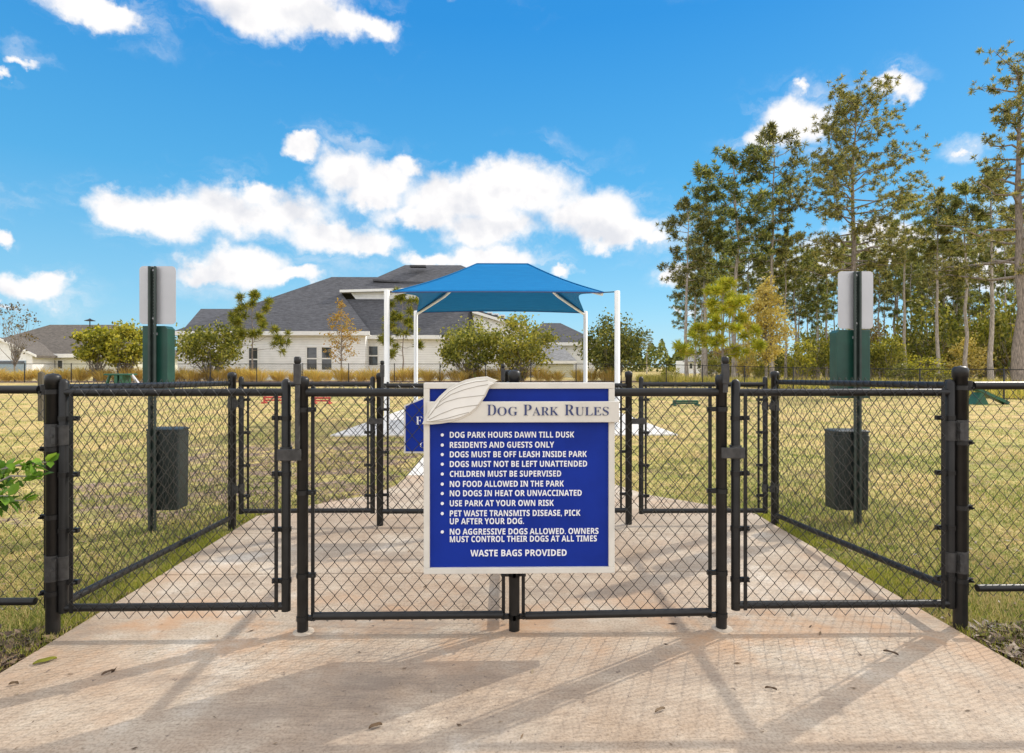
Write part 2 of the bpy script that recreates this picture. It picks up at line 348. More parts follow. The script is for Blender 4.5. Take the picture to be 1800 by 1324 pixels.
def ground_mat():
    m, nt, bs = nmat('lawn_soil'); t = nt.nodes.new('ShaderNodeTexCoord'); v = t.outputs['Object']
    pt = patch(nt, v); fine = noise(nt, 22, 6, vec=v, rough=.7); mid = noise(nt, 2.6, 6, vec=v, rough=.68)
    f = mathn(nt, 'ADD', mathn(nt, 'MULTIPLY', pt, .5), mathn(nt, 'ADD', mathn(nt, 'MULTIPLY', mid, .5), entry(nt, v)))
    c = ramp(nt, [(.34, (.50, .35, .17)), (.46, (.58, .43, .19)), (.55, (.42, .365, .13)), (.66, (.20, .22, .05))], f)
    c = mixc(nt, .75, c, ramp(nt, [(.34, (.30, .26, .22)), (.50, (1, 1, 1)), (.68, (1.35, 1.30, 1.15))], fine), 'MULTIPLY')
    c = mixc(nt, ramp(nt, [(.51, (0, 0, 0)), (.62, (.8, .8, .8))], noise(nt, 1.7, 7, vec=v, rough=.72)), c, (.20, .145, .085))
    sp = nt.nodes.new('ShaderNodeSeparateXYZ'); nt.links.new(v, sp.inputs[0])
    def band(out, a, b, c_, d):
        def mr(x0, x1):
            n = nt.nodes.new('ShaderNodeMapRange'); n.interpolation_type = 'SMOOTHSTEP'; n.inputs[1].default_value = x0; n.inputs[2].default_value = x1; nt.links.new(out, n.inputs[0]); return n.outputs[0]
        return mathn(nt, 'MULTIPLY', mr(a, b), mr(d, c_))
    # bare, leaf-strewn earth: the worn ground left of the path, the bed before the fence, the mulch bed beyond the far fence
    worn = mathn(nt, 'MULTIPLY', band(sp.outputs[0], -6.5, -4.0, -1.5, -.8), band(sp.outputs[1], 4.6, 5.4, 9.8, 12.0))
    bed = band(sp.outputs[1], -9, -8, 2.5, 3.05)
    far = mathn(nt, 'MULTIPLY', band(sp.outputs[1], 39.0, 39.6, 44, 46), band(sp.outputs[0], -80, -75, 11, 14))
    n = noise(nt, 2.3, 6, vec=v, rough=.7)
    w = mathn(nt, 'ADD', mathn(nt, 'MULTIPLY', worn, .19), mathn(nt, 'ADD', mathn(nt, 'MULTIPLY', bed, .55), mathn(nt, 'MULTIPLY', far, .4)))
    k = nt.nodes.new('ShaderNodeMapRange'); k.inputs[1].default_value = .66; k.inputs[2].default_value = .74; nt.links.new(mathn(nt, 'ADD', n, w), k.inputs[0])
    c = mixc(nt, k.outputs[0], c, ramp(nt, [(.30, (.09, .06, .042)), (.5, (.27, .19, .145)), (.7, (.44, .33, .26))], fine))
    nt.links.new(c, bs.inputs['Base Color']); bs.inputs['Roughness'].default_value = .95; bs.inputs['Specular IOR Level'].default_value = .1
    bump(nt, bs, fine, .6, .03)
    return m
M['ground'] = ground_mat()
def blade_mat():
    m, nt, bs = nmat('grass_blades'); t = nt.nodes.new('ShaderNodeTexCoord'); g = nt.nodes.new('ShaderNodeNewGeometry')
    pt = patch(nt, t.outputs['Object'])
    mid = noise(nt, 2.6, 6, vec=t.outputs['Object'], rough=.68)
    f = mathn(nt, 'ADD', mathn(nt, 'MULTIPLY', mathn(nt, 'ADD', mathn(nt, 'MULTIPLY', pt, .5), mathn(nt, 'ADD', mathn(nt, 'MULTIPLY', mid, .5), entry(nt, t.outputs['Object']))), .66), mathn(nt, 'MULTIPLY', g.outputs['Random Per Island'], .34))
    c = ramp(nt, [(.36, (.62, .46, .23)), (.47, (.55, .45, .18)), (.555, (.35, .36, .095)), (.67, (.15, .20, .04))], f)
    nt.links.new(c, bs.inputs['Base Color']); bs.inputs['Roughness'].default_value = .7; bs.inputs['Specular IOR Level'].default_value = .2
    tr = nt.nodes.new('ShaderNodeBsdfTranslucent'); nt.links.new(c, tr.inputs[0]); mx = nt.nodes.new('ShaderNodeMixShader'); mx.inputs[0].default_value = .35
    nt.links.new(bs.outputs[0], mx.inputs[1]); nt.links.new(tr.outputs[0], mx.inputs[2]); nt.links.new(mx.outputs[0], nt.nodes['Material Output'].inputs[0])
    return m
M['blade'] = blade_mat()
def fabric():
    m, nt, bs = nmat('blue_shade_fabric')
    c = ramp(nt, [(.3, (.006, .165, .40)), (.7, (.010, .20, .46))], noise(nt, 60, 3, stretch=(.05, .4, .4)))
    nt.links.new(c, bs.inputs['Base Color']); bs.inputs['Roughness'].default_value = .7; bs.inputs['Specular IOR Level'].default_value = .12
    tr = nt.nodes.new('ShaderNodeBsdfTranslucent'); tr.inputs[0].default_value = (.006, .14, .42, 1); mx = nt.nodes.new('ShaderNodeMixShader'); mx.inputs[0].default_value = .16
    nt.links.new(bs.outputs[0], mx.inputs[1]); nt.links.new(tr.outputs[0], mx.inputs[2]); nt.links.new(mx.outputs[0], nt.nodes['Material Output'].inputs[0])
    return m
M['fabric'] = fabric()
M['pine'] = foliage('pine_needles', [(.034, .042, .018), (.108, .122, .046), (.22, .225, .09), (.38, .33, .14)], .9, .48, .55, .75)
M['pine2'] = foliage('pine_needles_green', [(.038, .054, .020), (.115, .146, .050), (.23, .255, .09), (.38, .37, .14)], .9, .48, .55, .75)
M['ypine'] = foliage('bright_needles', [(.15, .19, .02), (.32, .36, .035), (.50, .50, .06), (.62, .52, .10)], 1.1, .4)
M['olive'] = foliage('olive_leaves', [(.070, .084, .018), (.16, .178, .036), (.31, .305, .065), (.46, .40, .09)], 1.0, .42)
M['gold'] = foliage('gold_green_leaves', [(.09, .10, .016), (.23, .24, .032), (.40, .375, .052), (.54, .46, .08)], 1.0, .4)
M['dark'] = foliage('dark_green_leaves', [(.045, .058, .016), (.11, .13, .032), (.21, .218, .055), (.34, .31, .08)], 1.0, .4)
M['orange'] = foliage('russet_leaves', [(.20, .13, .035), (.36, .22, .05), (.44, .26, .07), (.30, .27, .06)], .9, .4)
M['ypine2'] = foliage('olive_needles', [(.07, .085, .014), (.16, .18, .025), (.30, .29, .045), (.46, .38, .08)], 1.1, .4)
M['yellow'] = foliage('yellow_leaves', [(.34, .27, .09), (.52, .42, .13), (.66, .54, .20), (.48, .42, .15)], 1.0, .4)
M['plum'] = foliage('plum_leaves', [(.045, .035, .035), (.09, .07, .06), (.14, .12, .06), (.20, .13, .05)], 1.0, .3)
M['russet'] = foliage('brown_leaves', [(.15, .095, .06), (.27, .18, .10), (.38, .29, .13), (.30, .30, .10)], 1.0, .35)
M['straw'] = foliage('straw_grass', [(.40, .29, .09), (.56, .41, .13), (.70, .53, .19), (.48, .40, .14)], 1.5, .4)
M['weed'] = foliage('weed_grass', [(.22, .23, .05), (.40, .37, .09), (.56, .48, .15), (.50, .38, .14)], .6, .4)
M['gloss'] = foliage('glossy_leaves', [(.035, .085, .012), (.085, .18, .022), (.16, .29, .035), (.26, .38, .06)], 6, .35, .32)
M['fresh'] = foliage('fresh_grass', [(.10, .12, .02), (.22, .25, .035), (.36, .37, .06), (.46, .40, .12)], 3, .35)
M['litter'] = foliage('dead_leaves', [(.05, .03, .018), (.12, .075, .04), (.22, .15, .09), (.34, .27, .18)], 9, .1)
M['chip'] = foliage('mulch_chips', [(.024, .015, .009), (.065, .040, .024), (.13, .083, .050), (.23, .16, .105)], 9, .05)

# ------------------------------------------------------------------ ground, path, pad
def sstep(a, b, x):
    t = np.clip((x-a)/(b-a), 0, 1); return t*t*(3-2*t)
def gz(x, y):
    x = np.asarray(x, float); y = np.asarray(y, float)
    return -.03+.30*sstep(17, 39, y)*sstep(20, 8, x)
YF, YB = 2.95, 4.92             # front and back line of the double-gate enclosure
XL, XR = -2.13, 2.26            # edges of the concrete
def axis(lim, fine, n):
    a = np.linspace(0, fine, n); b = fine*(lim/fine)**np.linspace(0, 1, 14)[1:]
    p = np.concatenate([a, b]); return np.concatenate([-p[:0:-1], p])
xs = axis(3000, 60, 60); ys = axis(3000, 60, 60)
GX, GY = np.meshgrid(xs, ys); GZ = gz(GX, GY); nx, ny = len(xs), len(ys)
me = bpy.data.meshes.new('ground'); idx = np.arange(nx*ny).reshape(ny, nx)
me.from_pydata(np.stack([GX, GY, GZ], -1).reshape(-1, 3), [], np.stack([idx[:-1, :-1], idx[:-1, 1:], idx[1:, 1:], idx[1:, :-1]], -1).reshape(-1, 4)); me.update()
for p in me.polygons: p.use_smooth = True
go = bpy.data.objects.new('ground', me); COL.objects.link(go); me.materials.append(M['ground']); tag(go, kind='structure')
m = MB()
for y0, y1 in ((-3.0, .55), (.558, 3.775), (3.783, 4.70)):
    m.prism([(XL, y0, 0), (XR, y0, 0), (XR, y1, 0), (XL, y1, 0)], (0, 0, -.12))
m.prism([(XL, 4.708, 0), (XR, 4.708, 0), (XR, 5.25, 0), (2.02, 5.55, 0), (1.5, 6.05, 0), (1.27, 6.6, 0), (1.25, 7.2, 0), (-1.12, 7.2, 0), (-1.15, 6.6, 0), (-1.3, 6.12, 0), (-1.74, 5.7, 0), (XL, 5.25, 0)], (0, 0, -.12))
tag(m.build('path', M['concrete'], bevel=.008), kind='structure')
m = MB()
m.prism([(-1.12, 7.208, 0), (1.25, 7.208, 0), (1.25, 9.3, 0), (-1.12, 9.3, 0)], (0, 0, -.12))
m.prism([(-1.12, 9.308, 0), (1.25, 9.308, 0), (1.25, 11.45, 0), (-1.12, 11.45, 0)], (0, 0, -.12))
tag(m.build('walkway', M['pad'], bevel=.008), kind='structure')
m = MB(); m.prism([(-3.25, 11.458, 0), (3.42, 11.458, 0), (3.42, 18.2, 0), (-3.0, 18.2, 0)], (0, 0, -.12))
tag(m.build('pavement', M['pad'], bevel=.008), kind='structure')

# ------------------------------------------------------------------ chain-link fencing
DW, DH, WR = .070, .082, .00185
def link_mesh(m, a, b, z0, z1, off=(0, 0), rad=WR, dw=DW, dh=DH, z0b=None, z1b=None, n=4):
    """woven zig-zag wires between plan points a and b, from z0 to z1 (z0b, z1b at b)"""
    m.mark()
    a = Vector((a[0], a[1])); b = Vector((b[0], b[1])); d = b-a; Ln = d.length; d /= Ln; nv = Vector((-d.y, d.x))
    z0b = z0 if z0b is None else z0b; z1b = z1 if z1b is None else z1b
    K = int(round(Ln/(dw/2))); sx = Ln/K; J = int(round((z1-z0)/(dh/2)))
    V = []; Fc = []; base = len(m.v)
    for k in range(K):
        for j in range(J+1):
            side = (j+k) % 2
            s = (k+side)*sx+(.0018 if side else -.0018)*(1 if 0 < j < J else 0)
            f = min(1, max(0, s/Ln)); zz = (z0+(z1-z0)*j/J)*(1-f)+(z0b+(z1b-z0b)*j/J)*f
            w = .0022*(1 if j % 2 else -1)
            x, y = a.x+d.x*s+nv.x*w+off[0], a.y+d.y*s+nv.y*w+off[1]
            if n == 4:
                V += [(x-d.x*rad*1.25, y-d.y*rad*1.25, zz), (x-nv.x*rad, y-nv.y*rad, zz), (x+d.x*rad*1.25, y+d.y*rad*1.25, zz), (x+nv.x*rad, y+nv.y*rad, zz)]
            else:
                V += [(x-d.x*rad*1.25, y-d.y*rad*1.25, zz), (x-nv.x*rad, y-nv.y*rad, zz), (x+d.x*rad*1.25, y+d.y*rad*1.25, zz)]
            if j < J:
                q = base+(k*(J+1)+j)*n
                for e in range(n): Fc.append((q+e, q+(e+1) % n, q+n+(e+1) % n, q+n+e))
    m.v += V; m.f += Fc; m.sm += [True]*len(Fc)
def dome_post(x, y, z0, z1, r, name='post', parent=None, mat=None):
    m = MB(); h = r*.75
    m.lathe((x, y, 0), [(r, z0), (r, z1-h-.035), (r*1.14, z1-h-.033), (r*1.16, z1-h), (r*1.05, z1-h*.55), (r*.75, z1-h*.18), (r*.35, z1-.003), (r*.05, z1)], 18)
    return m.build(name, mat or M['black'], parent)
def band(m, x, y, z, r, tx, h=.022):
    """tension band round a post at z with a bolt tab towards tx"""
    m.mark()
    m.lathe((x, y, z-h/2), [(r+.0035, 0), (r+.0035, h)], 14)
    s = 1 if tx > x else -1
    m.box((min(x+s*r*.9, tx), y-.009, z-h/2), (max(x+s*r*.9, tx), y+.009, z+h/2))
    m.tube([(tx-s*.012, y-.03, z), (tx-s*.012, y+.02, z)], .0055, 6)
def rail(m, a, b, r=.020): m.tube([a, b], r, 14)
def tbar(m, x, y, z0, z1): m.mark(); m.box((x-.0085, y-.003, z0), (x+.0085, y+.003, z1))
def part(mb, name, mat, parent): return mb.each(name, M[mat], parent) if mb.mk else mb.build(name, M[mat], parent)

GATEGRP = 'chain-link gates of the double entry'
FENCEGRP = 'chain-link fence runs'
def pull_latch(px, ytop, ybot, Y, parent, s=1):
    """tall top-pull latch strapped to the post: body, knob, striker rod"""
    x, _, zt = P(px, ytop, Y); zb = PZ(px, ybot, Y)
    b = MB(); b.box((x-.016*s, Y-.016, zt-.135*s), (x+.016*s, Y+.016, zt-.035*s)); b.lathe((x, Y, zb), [(.013*s, 0), (.013*s, zt-.135*s-zb)], 10)
    lb = b.build('latch', M['fitting'], parent, bevel=.004)
    k = MB(); k.lathe((x, Y, zt-.035*s), [(.012*s, 0), (.017*s, .006), (.017*s, .030*s), (.010*s, .035*s)], 12); k.build('knob', M['black'], lb)
    return lb

# --- centre panels of the front line, with their three posts
fx = {k: PX(k, YF) for k in (93, 112, 128, 490, 503, 532, 548, 885, 904, 920, 1250, 1268, 1293, 1310, 1655, 1670, 1688)}
f = empty('chain_link_fence', (0, 0, 0)); tag(f, 'front chain-link panel pair behind the big blue rules sign, between the two front gates', 'fence', FENCEGRP)
for px, top in ((532, 661), (904, 650), (1268, 658)): dome_post(fx[px], YF, -.1, PZ(px, top, YF), .0265, 'post', f)
zt = PZ(700, 690, YF); zb = PZ(700, 1082, YF); zb2 = PZ(1100, 1081, YF)
for a, b in ((532, 904), (904, 1268)):
    m = MB(); rail(m, (fx[a]+.02, YF, zt), (fx[b]-.02, YF, zt), .021); part(m, 'rail', 'black', f)
    z = zb if a == 532 else zb2
    m = MB(); rail(m, (fx[a]+.055, YF, z), (fx[b]-.055, YF, z+(0 if a == 532 else .012)), .019); part(m, 'rail', 'black', f)
m = MB(); link_mesh(m, (fx[548], YF), (fx[885], YF), zb-.035, zt+.035, (0, .024)); link_mesh(m, (fx[920], YF), (fx[1250], YF), zb-.03, zt+.035, (0, .024)); part(m, 'mesh', 'wire', f)
m = MB()
for k in (548, 885, 920, 1250): tbar(m, fx[k], YF+.016, zb-.03, zt+.03)
part(m, 'tension_bar', 'black', f)
m = MB()
for y in (720, 865, 1010, 1085):
    z = PZ(700, y, YF)
    band(m, fx[532], YF, z, .0265, fx[548]+.02); band(m, fx[904], YF, z, .0265, fx[885]-.012); band(m, fx[904], YF, z, .0265, fx[920]+.012); band(m, fx[1268], YF, z, .0265, fx[1250]-.02)
part(m, 'band', 'black', f)
pull_latch(523, 627, 790, YF-.035, f); pull_latch(1275, 627, 690, YF-.03, f)
m = MB()
for k in (532, 1268):
    m.mark(); m.lathe((fx[k]+.004, YF, -.01), [(.055, 0), (.050, .0125), (.032, .016)], 16)
part(m, 'footing', 'foot', f)

# --- gates
def gate(name_label, hinge_px, latch_px, Y, ytop, ybot, mesh_front, label, hinge_post, sgn, hy, ly, thick=.022, mesh_over=.03):
    g = empty('chain_link_gate', (PX(hinge_px, Y), Y, 0)); tag(g, label, 'gate', GATEGRP)
    ox = g.location.x
    xh, xl = 0, PX(latch_px, Y)-ox
    ztop, zbot = PZ((hinge_px+latch_px)/2, ytop, Y), PZ((hinge_px+latch_px)/2, ybot, Y)
    fr = MB()
    for x in (xh, xl): fr.lathe((x, 0, 0), [(thick, zbot-.022), (thick, ztop+.045), (thick*.8, ztop+.058), (thick*.3, ztop+.066)], 14)
    for z in (ztop, zbot): rail(fr, (xh, 0, z), (xl, 0, z), .019)
    part(fr, 'frame', 'black', g)
    s = 1 if xl > 0 else -1
    t0, t1 = xh+s*.048, xl-s*.042
    off = -.024 if mesh_front else .024
    ms = MB(); link_mesh(ms, (min(t0, t1), 0), (max(t0, t1), 0), zbot-.045, ztop+mesh_over, (0, off)); part(ms, 'mesh', 'wire', g)
    tb = MB(); tbar(tb, t0, off*.7, zbot-.02, ztop); tbar(tb, t1, off*.7, zbot-.02, ztop); part(tb, 'tension_bar', 'black', g)
    bd = MB()
    for q in (.12, .36, .62, .88):
        z = zbot+(ztop-zbot)*q
        band(bd, xh, 0, z, thick, t0+s*.025); band(bd, xl, 0, z, thick, t1-s*.025)
    part(bd, 'band', 'black', g)
    hp = PX(hinge_post, Y)-ox
    for y0, y1 in hy:
        h = MB(); za, zc = PZ(hinge_px, y1, Y), PZ(hinge_px, y0, Y)
        h.lathe((hp, 0, za), [(.0345, 0), (.0345, zc-za)], 14); h.box((min(hp, xh)+.02, -.041, za+.012), (max(hp, xh)-.012, -.030, zc-.012)); h.lathe((xh, 0, za+.006), [(thick+.006, 0), (thick+.006, zc-za-.012)], 12)
        h.tube([((hp+xh)/2, -.045, za+(zc-za)*.5), ((hp+xh)/2, .045, za+(zc-za)*.5)], .008, 8)
        part(h, 'hinge', 'fitting', g)
    la = MB(); zl0, zl1 = PZ(latch_px, ly[1], Y), PZ(latch_px, ly[0], Y)
    x0, x1 = xl-s*.03, xl+s*.085
    la.lathe((xl, 0, zl0), [(thick+.007, 0), (thick+.007, zl1-zl0)], 14)
    la.box((min(x0, x1), -.043, zl0+.006), (max(x0, x1), -.030, zl1-.006))
    la.build('latch', M['fitting'], g, bevel=.003)
    return g
gate('', 112, 503, YF, 690, 1067, True, 'front gate whose hinge post stands behind the leafy green shrub', 93, 1, ((745, 784), (975, 1020)), (786, 810))
gate('', 1670, 1293, YF, 690, 1062, True, 'front gate hinged on the domed corner post nearest the pine woodland', 1688, -1, ((738, 776), (968, 1006)), (783, 806))
gate('', 424, 655, YB, 676, 898, False, 'back gate between the small blue sign and the waste station on the clubhouse side', 408, 1, ((700, 718), (850, 868)), (734, 746), .020)
gate('', 1345, 1127, YB, 676, 898, False, 'back gate on the woodland side, opening onto the greener grass', 1362, -1, ((706, 722), (850, 866)), (734, 746), .020)

# --- back centre panels
f = empty('chain_link_fence'); tag(f, 'back chain-link panel pair carrying the small blue sign, between the two back gates', 'fence', FENCEGRP)
bx = {k: PX(k, YB) for k in (408, 668, 893, 1105, 1362)}
for k, t in ((668, 655), (893, 650), (1105, 652)): dome_post(bx[k], YB, -.1, PZ(k, t, YB), .0275, 'post', f)
zt2, zb3 = PZ(890, 678, YB), PZ(890, 898, YB)
for a, b in ((668, 893), (893, 1105)):
    for z in (zt2, zb3):
        m = MB(); rail(m, (bx[a]+.02, YB, z), (bx[b]-.02, YB, z)); part(m, 'rail', 'black', f)
m = MB(); link_mesh(m, (bx[668]+.06, YB), (bx[893]-.06, YB), zb3-.03, zt2+.03, (0, .024)); link_mesh(m, (bx[893]+.06, YB), (bx[1105]-.06, YB), zb3-.03, zt2+.03, (0, .024)); part(m, 'mesh', 'wire', f)
m = MB()
for x in (bx[668]+.06, bx[893]-.06, bx[893]+.06, bx[1105]-.06): tbar(m, x, YB+.016, zb3-.03, zt2+.03)
part(m, 'tension_bar', 'black', f)
m = MB()
for z in (.25, .6, .95):
    for k, s in ((668, 1), (893, 1), (893, -1), (1105, -1)): band(m, bx[k], YB, z, .0275, bx[k]+s*.075)
part(m, 'band', 'black', f)
pull_latch(672, 634, 720, YB-.05, f, 1); pull_latch(884, 640, 700, YB-.05, f, 1)

# --- side runs and the divider
def run(label, a, b, zt0, zt1, zb0, zb1, posts, name='chain_link_fence', bands=True, mesh_off=(0, 0), rr=.020):
    f = empty(name, (0, 0, 0)); tag(f, label, 'fence', FENCEGRP)
    for x, y, top, r in posts: dome_post(x, y, -.12, top, r, 'post', f)
    d = Vector((b[0]-a[0], b[1]-a[1], 0)).normalized()*.03
    for z0, z1 in ((zt0, zt1), (zb0, zb1)):
        m = MB(); rail(m, (a[0]+d.x, a[1]+d.y, z0), (b[0]-d.x, b[1]-d.y, z1), rr); part(m, 'rail', 'black', f)
    m = MB(); e = d*2.2
    link_mesh(m, (a[0]+e.x, a[1]+e.y), (b[0]-e.x, b[1]-e.y), zb0-.035, zt0+.04, mesh_off, z0b=zb1-.035, z1b=zt1+.04); part(m, 'mesh', 'wire', f)
    m = MB()
    for p, s in ((a, 1), (b, -1)):
        x, y = p[0]+e.x*s, p[1]+e.y*s; m.mark(); m.tube([(x+mesh_off[0], y+mesh_off[1], zb0-.03), (x+mesh_off[0], y+mesh_off[1], zt0+.03)], .007, 6)
    part(m, 'tension_bar', 'black', f)
    return f
A = (fx[93], YF); B = (bx[408], YB); A2 = (fx[1688], YF); B2 = (bx[1362], YB)
run('short chain-link run from the shrub’s post back past the grey-backed waste station', A, B, 1.195, 1.165, .125, .075,
    [(A[0], A[1], PZ(93, 656, YF), .0305), (B[0], B[1], PZ(408, 654, YB), .031)], mesh_off=(.023, 0))
run('short chain-link run from the domed corner post back past the white-backed waste station', A2, B2, 1.205, 1.175, .17, .075,
    [(A2[0], A2[1], PZ(1688, 643, YF), .0315), (B2[0], B2[1], PZ(1362, 652, YB), .031)], mesh_off=(-.023, 0))
run('edge-on divider of chain-link running back from behind the big rules sign', (fx[904], YF+.04), (bx[893], YB-.04), 1.175, 1.165, .09, .08, [], mesh_off=(.022, 0))
def outer(label, px_a, x_end, y_top, y_bot, s, dy):
    x0 = fx[px_a]; zt_, zb_ = PZ(px_a, y_top, YF), PZ(px_a, y_bot, YF)
    f = empty('chain_link_fence', (0, 0, 0)); tag(f, label, 'fence', FENCEGRP)
    xa, xb = x0+s*.045, x_end
    m = MB(); rail(m, (xa+s*.02, YF, zt_), (xb, YF+dy, zt_), .0205); part(m, 'rail', 'black', f)
    m = MB(); rail(m, (xa+s*.04, YF, zb_), (xb, YF+dy, zb_), .018); part(m, 'rail', 'black', f)
    n = int(abs(xb-xa)/2.4)
    for i in range(1, n+1):
        x = xa+s*2.4*i; dome_post(x, YF+dy*abs(x-xa)/abs(xb-xa), -.1, zt_+.06, .028, 'post', f)
    m = MB(); a, b = ((xa, YF), (xb, YF+dy)); 
    if s < 0: a, b = b, a
    link_mesh(m, a, b, zb_-.05, zt_+.005, (0, .022)); part(m, 'mesh', 'wire', f)
    m = MB(); tbar(m, xa, YF+.015, zb_-.04, zt_); part(m, 'tension_bar', 'black', f)
    m = MB()
    for q in (.04, .4, .72, .99): band(m, x0, YF, zb_+(zt_-zb_)*q, .031, xa+s*.012)
    m.mark(); m.lathe((x0+s*.03, YF, zt_-.024), [(.027, 0), (.027, .048)], 10)
    part(m, 'band', 'black', f)
outer('front chain-link run behind the leafy green shrub, outside the gates', 93, -7.2, 685, 1057, -1, 0)
outer('front chain-link run beyond the domed corner post, before the green seesaw', 1688, 7.4, 678, 1034, 1, 0)

# ------------------------------------------------------------------ the rules sign
YS = YF-.105
def text_mesh(lines, mat, name, parent, yface, depth=.004):
    """lines: (string, font style, px left, px right, baseline row, cap height in px)"""
    V = []; Fc = []
    for body, style, x0, x1, base, cap in lines:
        o = ''
        for ch in body:
            if 'A' <= ch <= 'Z': o += chr((0x1D400 if style == 'serif' else 0x1D5D4)+ord(ch)-65)
            else: o += ch
        cu = bpy.data.curves.new('lettering', 'FONT'); cu.body = o; cu.resolution_u = 4
        if style == 'serif': cu.offset = -.014
        ob = bpy.data.objects.new('lettering', cu); COL.objects.link(ob)
        bpy.context.view_layer.update()
        me = bpy.data.meshes.new_from_object(ob.evaluated_get(bpy.context.evaluated_depsgraph_get()))
        vs = np.array([v.co[:] for v in me.vertices]); fs = [tuple(p.vertices) for p in me.polygons]
        bpy.data.objects.remove(ob); bpy.data.curves.remove(cu); bpy.data.meshes.remove(me)
        a, _, zb_ = P(x0, base, yface); b = PX(x1, yface); ch = cap/F*yface
        lo, hi = vs[:, 0].min(), vs[:, 0].max()
        capu = .70 if style == 'serif' else .71
        X = a+(vs[:, 0]-lo)/(hi-lo)*(b-a); Z = zb_+vs[:, 1]/capu*ch
        k = len(V); V += [(x, yface, z) for x, z in zip(X, Z)]; Fc += [tuple(i+k for i in f_) for f_ in fs]
    m = MB(); m.add(V, Fc); o = m.build(name, mat, parent, recalc=False)
    o.modifiers.new('solid', 'SOLIDIFY').thickness = depth; o.modifiers['solid'].offset = 0
    return o
sg = empty('rules_sign', (fx[904], YF, 0)); tag(sg, 'big royal blue dog park rules sign in a cream frame with a carved leaf emblem', 'sign')
inv = Vector((-fx[904], -YF, 0))
def onsign(o): o.parent = sg; o.location = inv; return o
def c(px, py, y=YS): return P(px, py, y)
m = MB(); x0, _, z1 = c(748, 676); x1, _, z0 = c(1077, 1003); m.box((x0, YS+.006, z0), (x1, YS+.040, z1)); onsign(m.build('panel', M['blue']))
m = MB(); x0, _, z1 = c(745, 673); x1, _, z0 = c(1080, 1006.5); t = 10.5/F*YS
m.box((x0, YS-.010, z1-t), (x1, YS+.045, z1)); m.box((x0, YS-.010, z0), (x1, YS+.045, z0+t)); m.box((x0, YS-.010, z0+t), (x0+t, YS+.045, z1-t)); m.box((x1-t, YS-.010, z0+t), (x1, YS+.045, z1-t))
onsign(m.build('frame', M['cream'], bevel=.003))
m = MB(); x0, _, z1 = c(752, 705.5); x1, _, z0 = c(1086.5, 741.5); m.box((x0, YS-.030, z0), (x1, YS-.0125, z1)); onsign(m.build('title_band', M['cream'], bevel=.003))
OUT = [(742,746),(746,735),(752,722),(760,711),(772,697),(786,684),(800,675),(818,668),(838,663.5),(856,662),(864,665),(875,669.5),(866,674),(860,683),(854,696),(846,708),(838,719),(826,729),(810,737),(794,742),(775,745),(758,746.5)]
cx, cy = 806, 706
m = MB(); m.prism([c(px, py, YS-.034) for px, py in OUT], (0, .020, 0)); em = onsign(m.build('emblem', M['cream'], bevel=.003))
m = MB(); m.prism([c(cx+(px-cx)*.90+1, cy+(py-cy)*.87, YS-.041) for px, py in OUT], (0, .010, 0)); m.build('leaf_face', M['leafcream'], em, bevel=.002)
m = MB()
for v in ([(752,735),(764,719),(782,707),(806,700),(830,697),(851,695)], [(757,729),(772,708),(792,694),(816,685),(840,679),(858,676)], [(772,706),(790,688),(812,677),(836,671),(858,669)], [(754,738),(774,728),(800,718),(824,714),(841,712)], [(758,741),(784,736),(808,729),(824,725)]):
    m.mark(); m.tube([c(px, py, YS-.0415) for px, py in v], .0016, 6)
m.each('vein', M['vein'], em)
q = lambda x: 700+x/3.395
onsign(text_mesh([('D', 'serif', q(530), q(585), 730.5, 20), ('OG', 'serif', q(592), q(712), 730.5, 15.5), ('P', 'serif', q(747), q(796), 730.5, 20), ('ARK', 'serif', q(802), q(957), 730.5, 15.5), ('R', 'serif', q(993), q(1052), 730.5, 20), ('ULES', 'serif', q(1056), q(1256), 730.5, 15.5)], M['navy'], 'title_lettering', None, YS-.0315))
rules = [('DOG PARK HOURS DAWN TILL DUSK', 1050, 769.6, 1), ('RESIDENTS AND GUESTS ONLY', 930, 787.3, 1), ('DOGS MUST BE OFF LEASH INSIDE PARK', 1125, 804, 1), ('DOGS MUST NOT BE LEFT UNATTENDED', 1127, 821, 1),
 ('CHILDREN MUST BE SUPERVISED', 972, 838.3, 1), ('NO FOOD ALLOWED IN THE PARK', 988, 856, 1), ('NO DOGS IN HEAT OR UNVACCINATED', 1095, 872.5, 1), ('USE PARK AT YOUR OWN RISK', 928, 890, 1),
 ('PET WASTE TRANSMITS DISEASE, PICK', 1087, 907.7, 1), ('UP AFTER YOUR DOG.', 750, 921.6, 0), ('NO AGGRESSIVE DOGS ALLOWED. OWNERS', 1195, 939.9, 1), ('MUST CONTROL THEIR DOGS AT ALL TIMES', 1185, 953, 0)]
groups_ = []
for t_, r_, b_, k in rules:
    if k: groups_.append([])
    groups_[-1].append((t_, 'sans', q(308), q(r_), b_, 10.2))
for g_ in groups_:
    ln = onsign(text_mesh(g_, M['letter'], 'rule_lettering', None, YS+.0035))
    m = MB(); x, y, z = c(777.5, g_[0][4]-5, YS+.0058); m.tube([(x, y, z), (x, y-.004, z)], .0075, 10); m.build('bullet', M['letter'], ln)
onsign(text_mesh([('WASTE BAGS PROVIDED', 'sans', 827, 996, 978, 11)], M['letter'], 'note_lettering', None, YS+.0035))
m = MB()
for py in (720, 950):
    x, y, z = c(904, py, YF); m.mark(); m.box((x-.12, YS+.041, z-.02), (x+.12, YF-.0345, z+.02))
for o in m.each('bracket', M['black'], None): onsign(o)

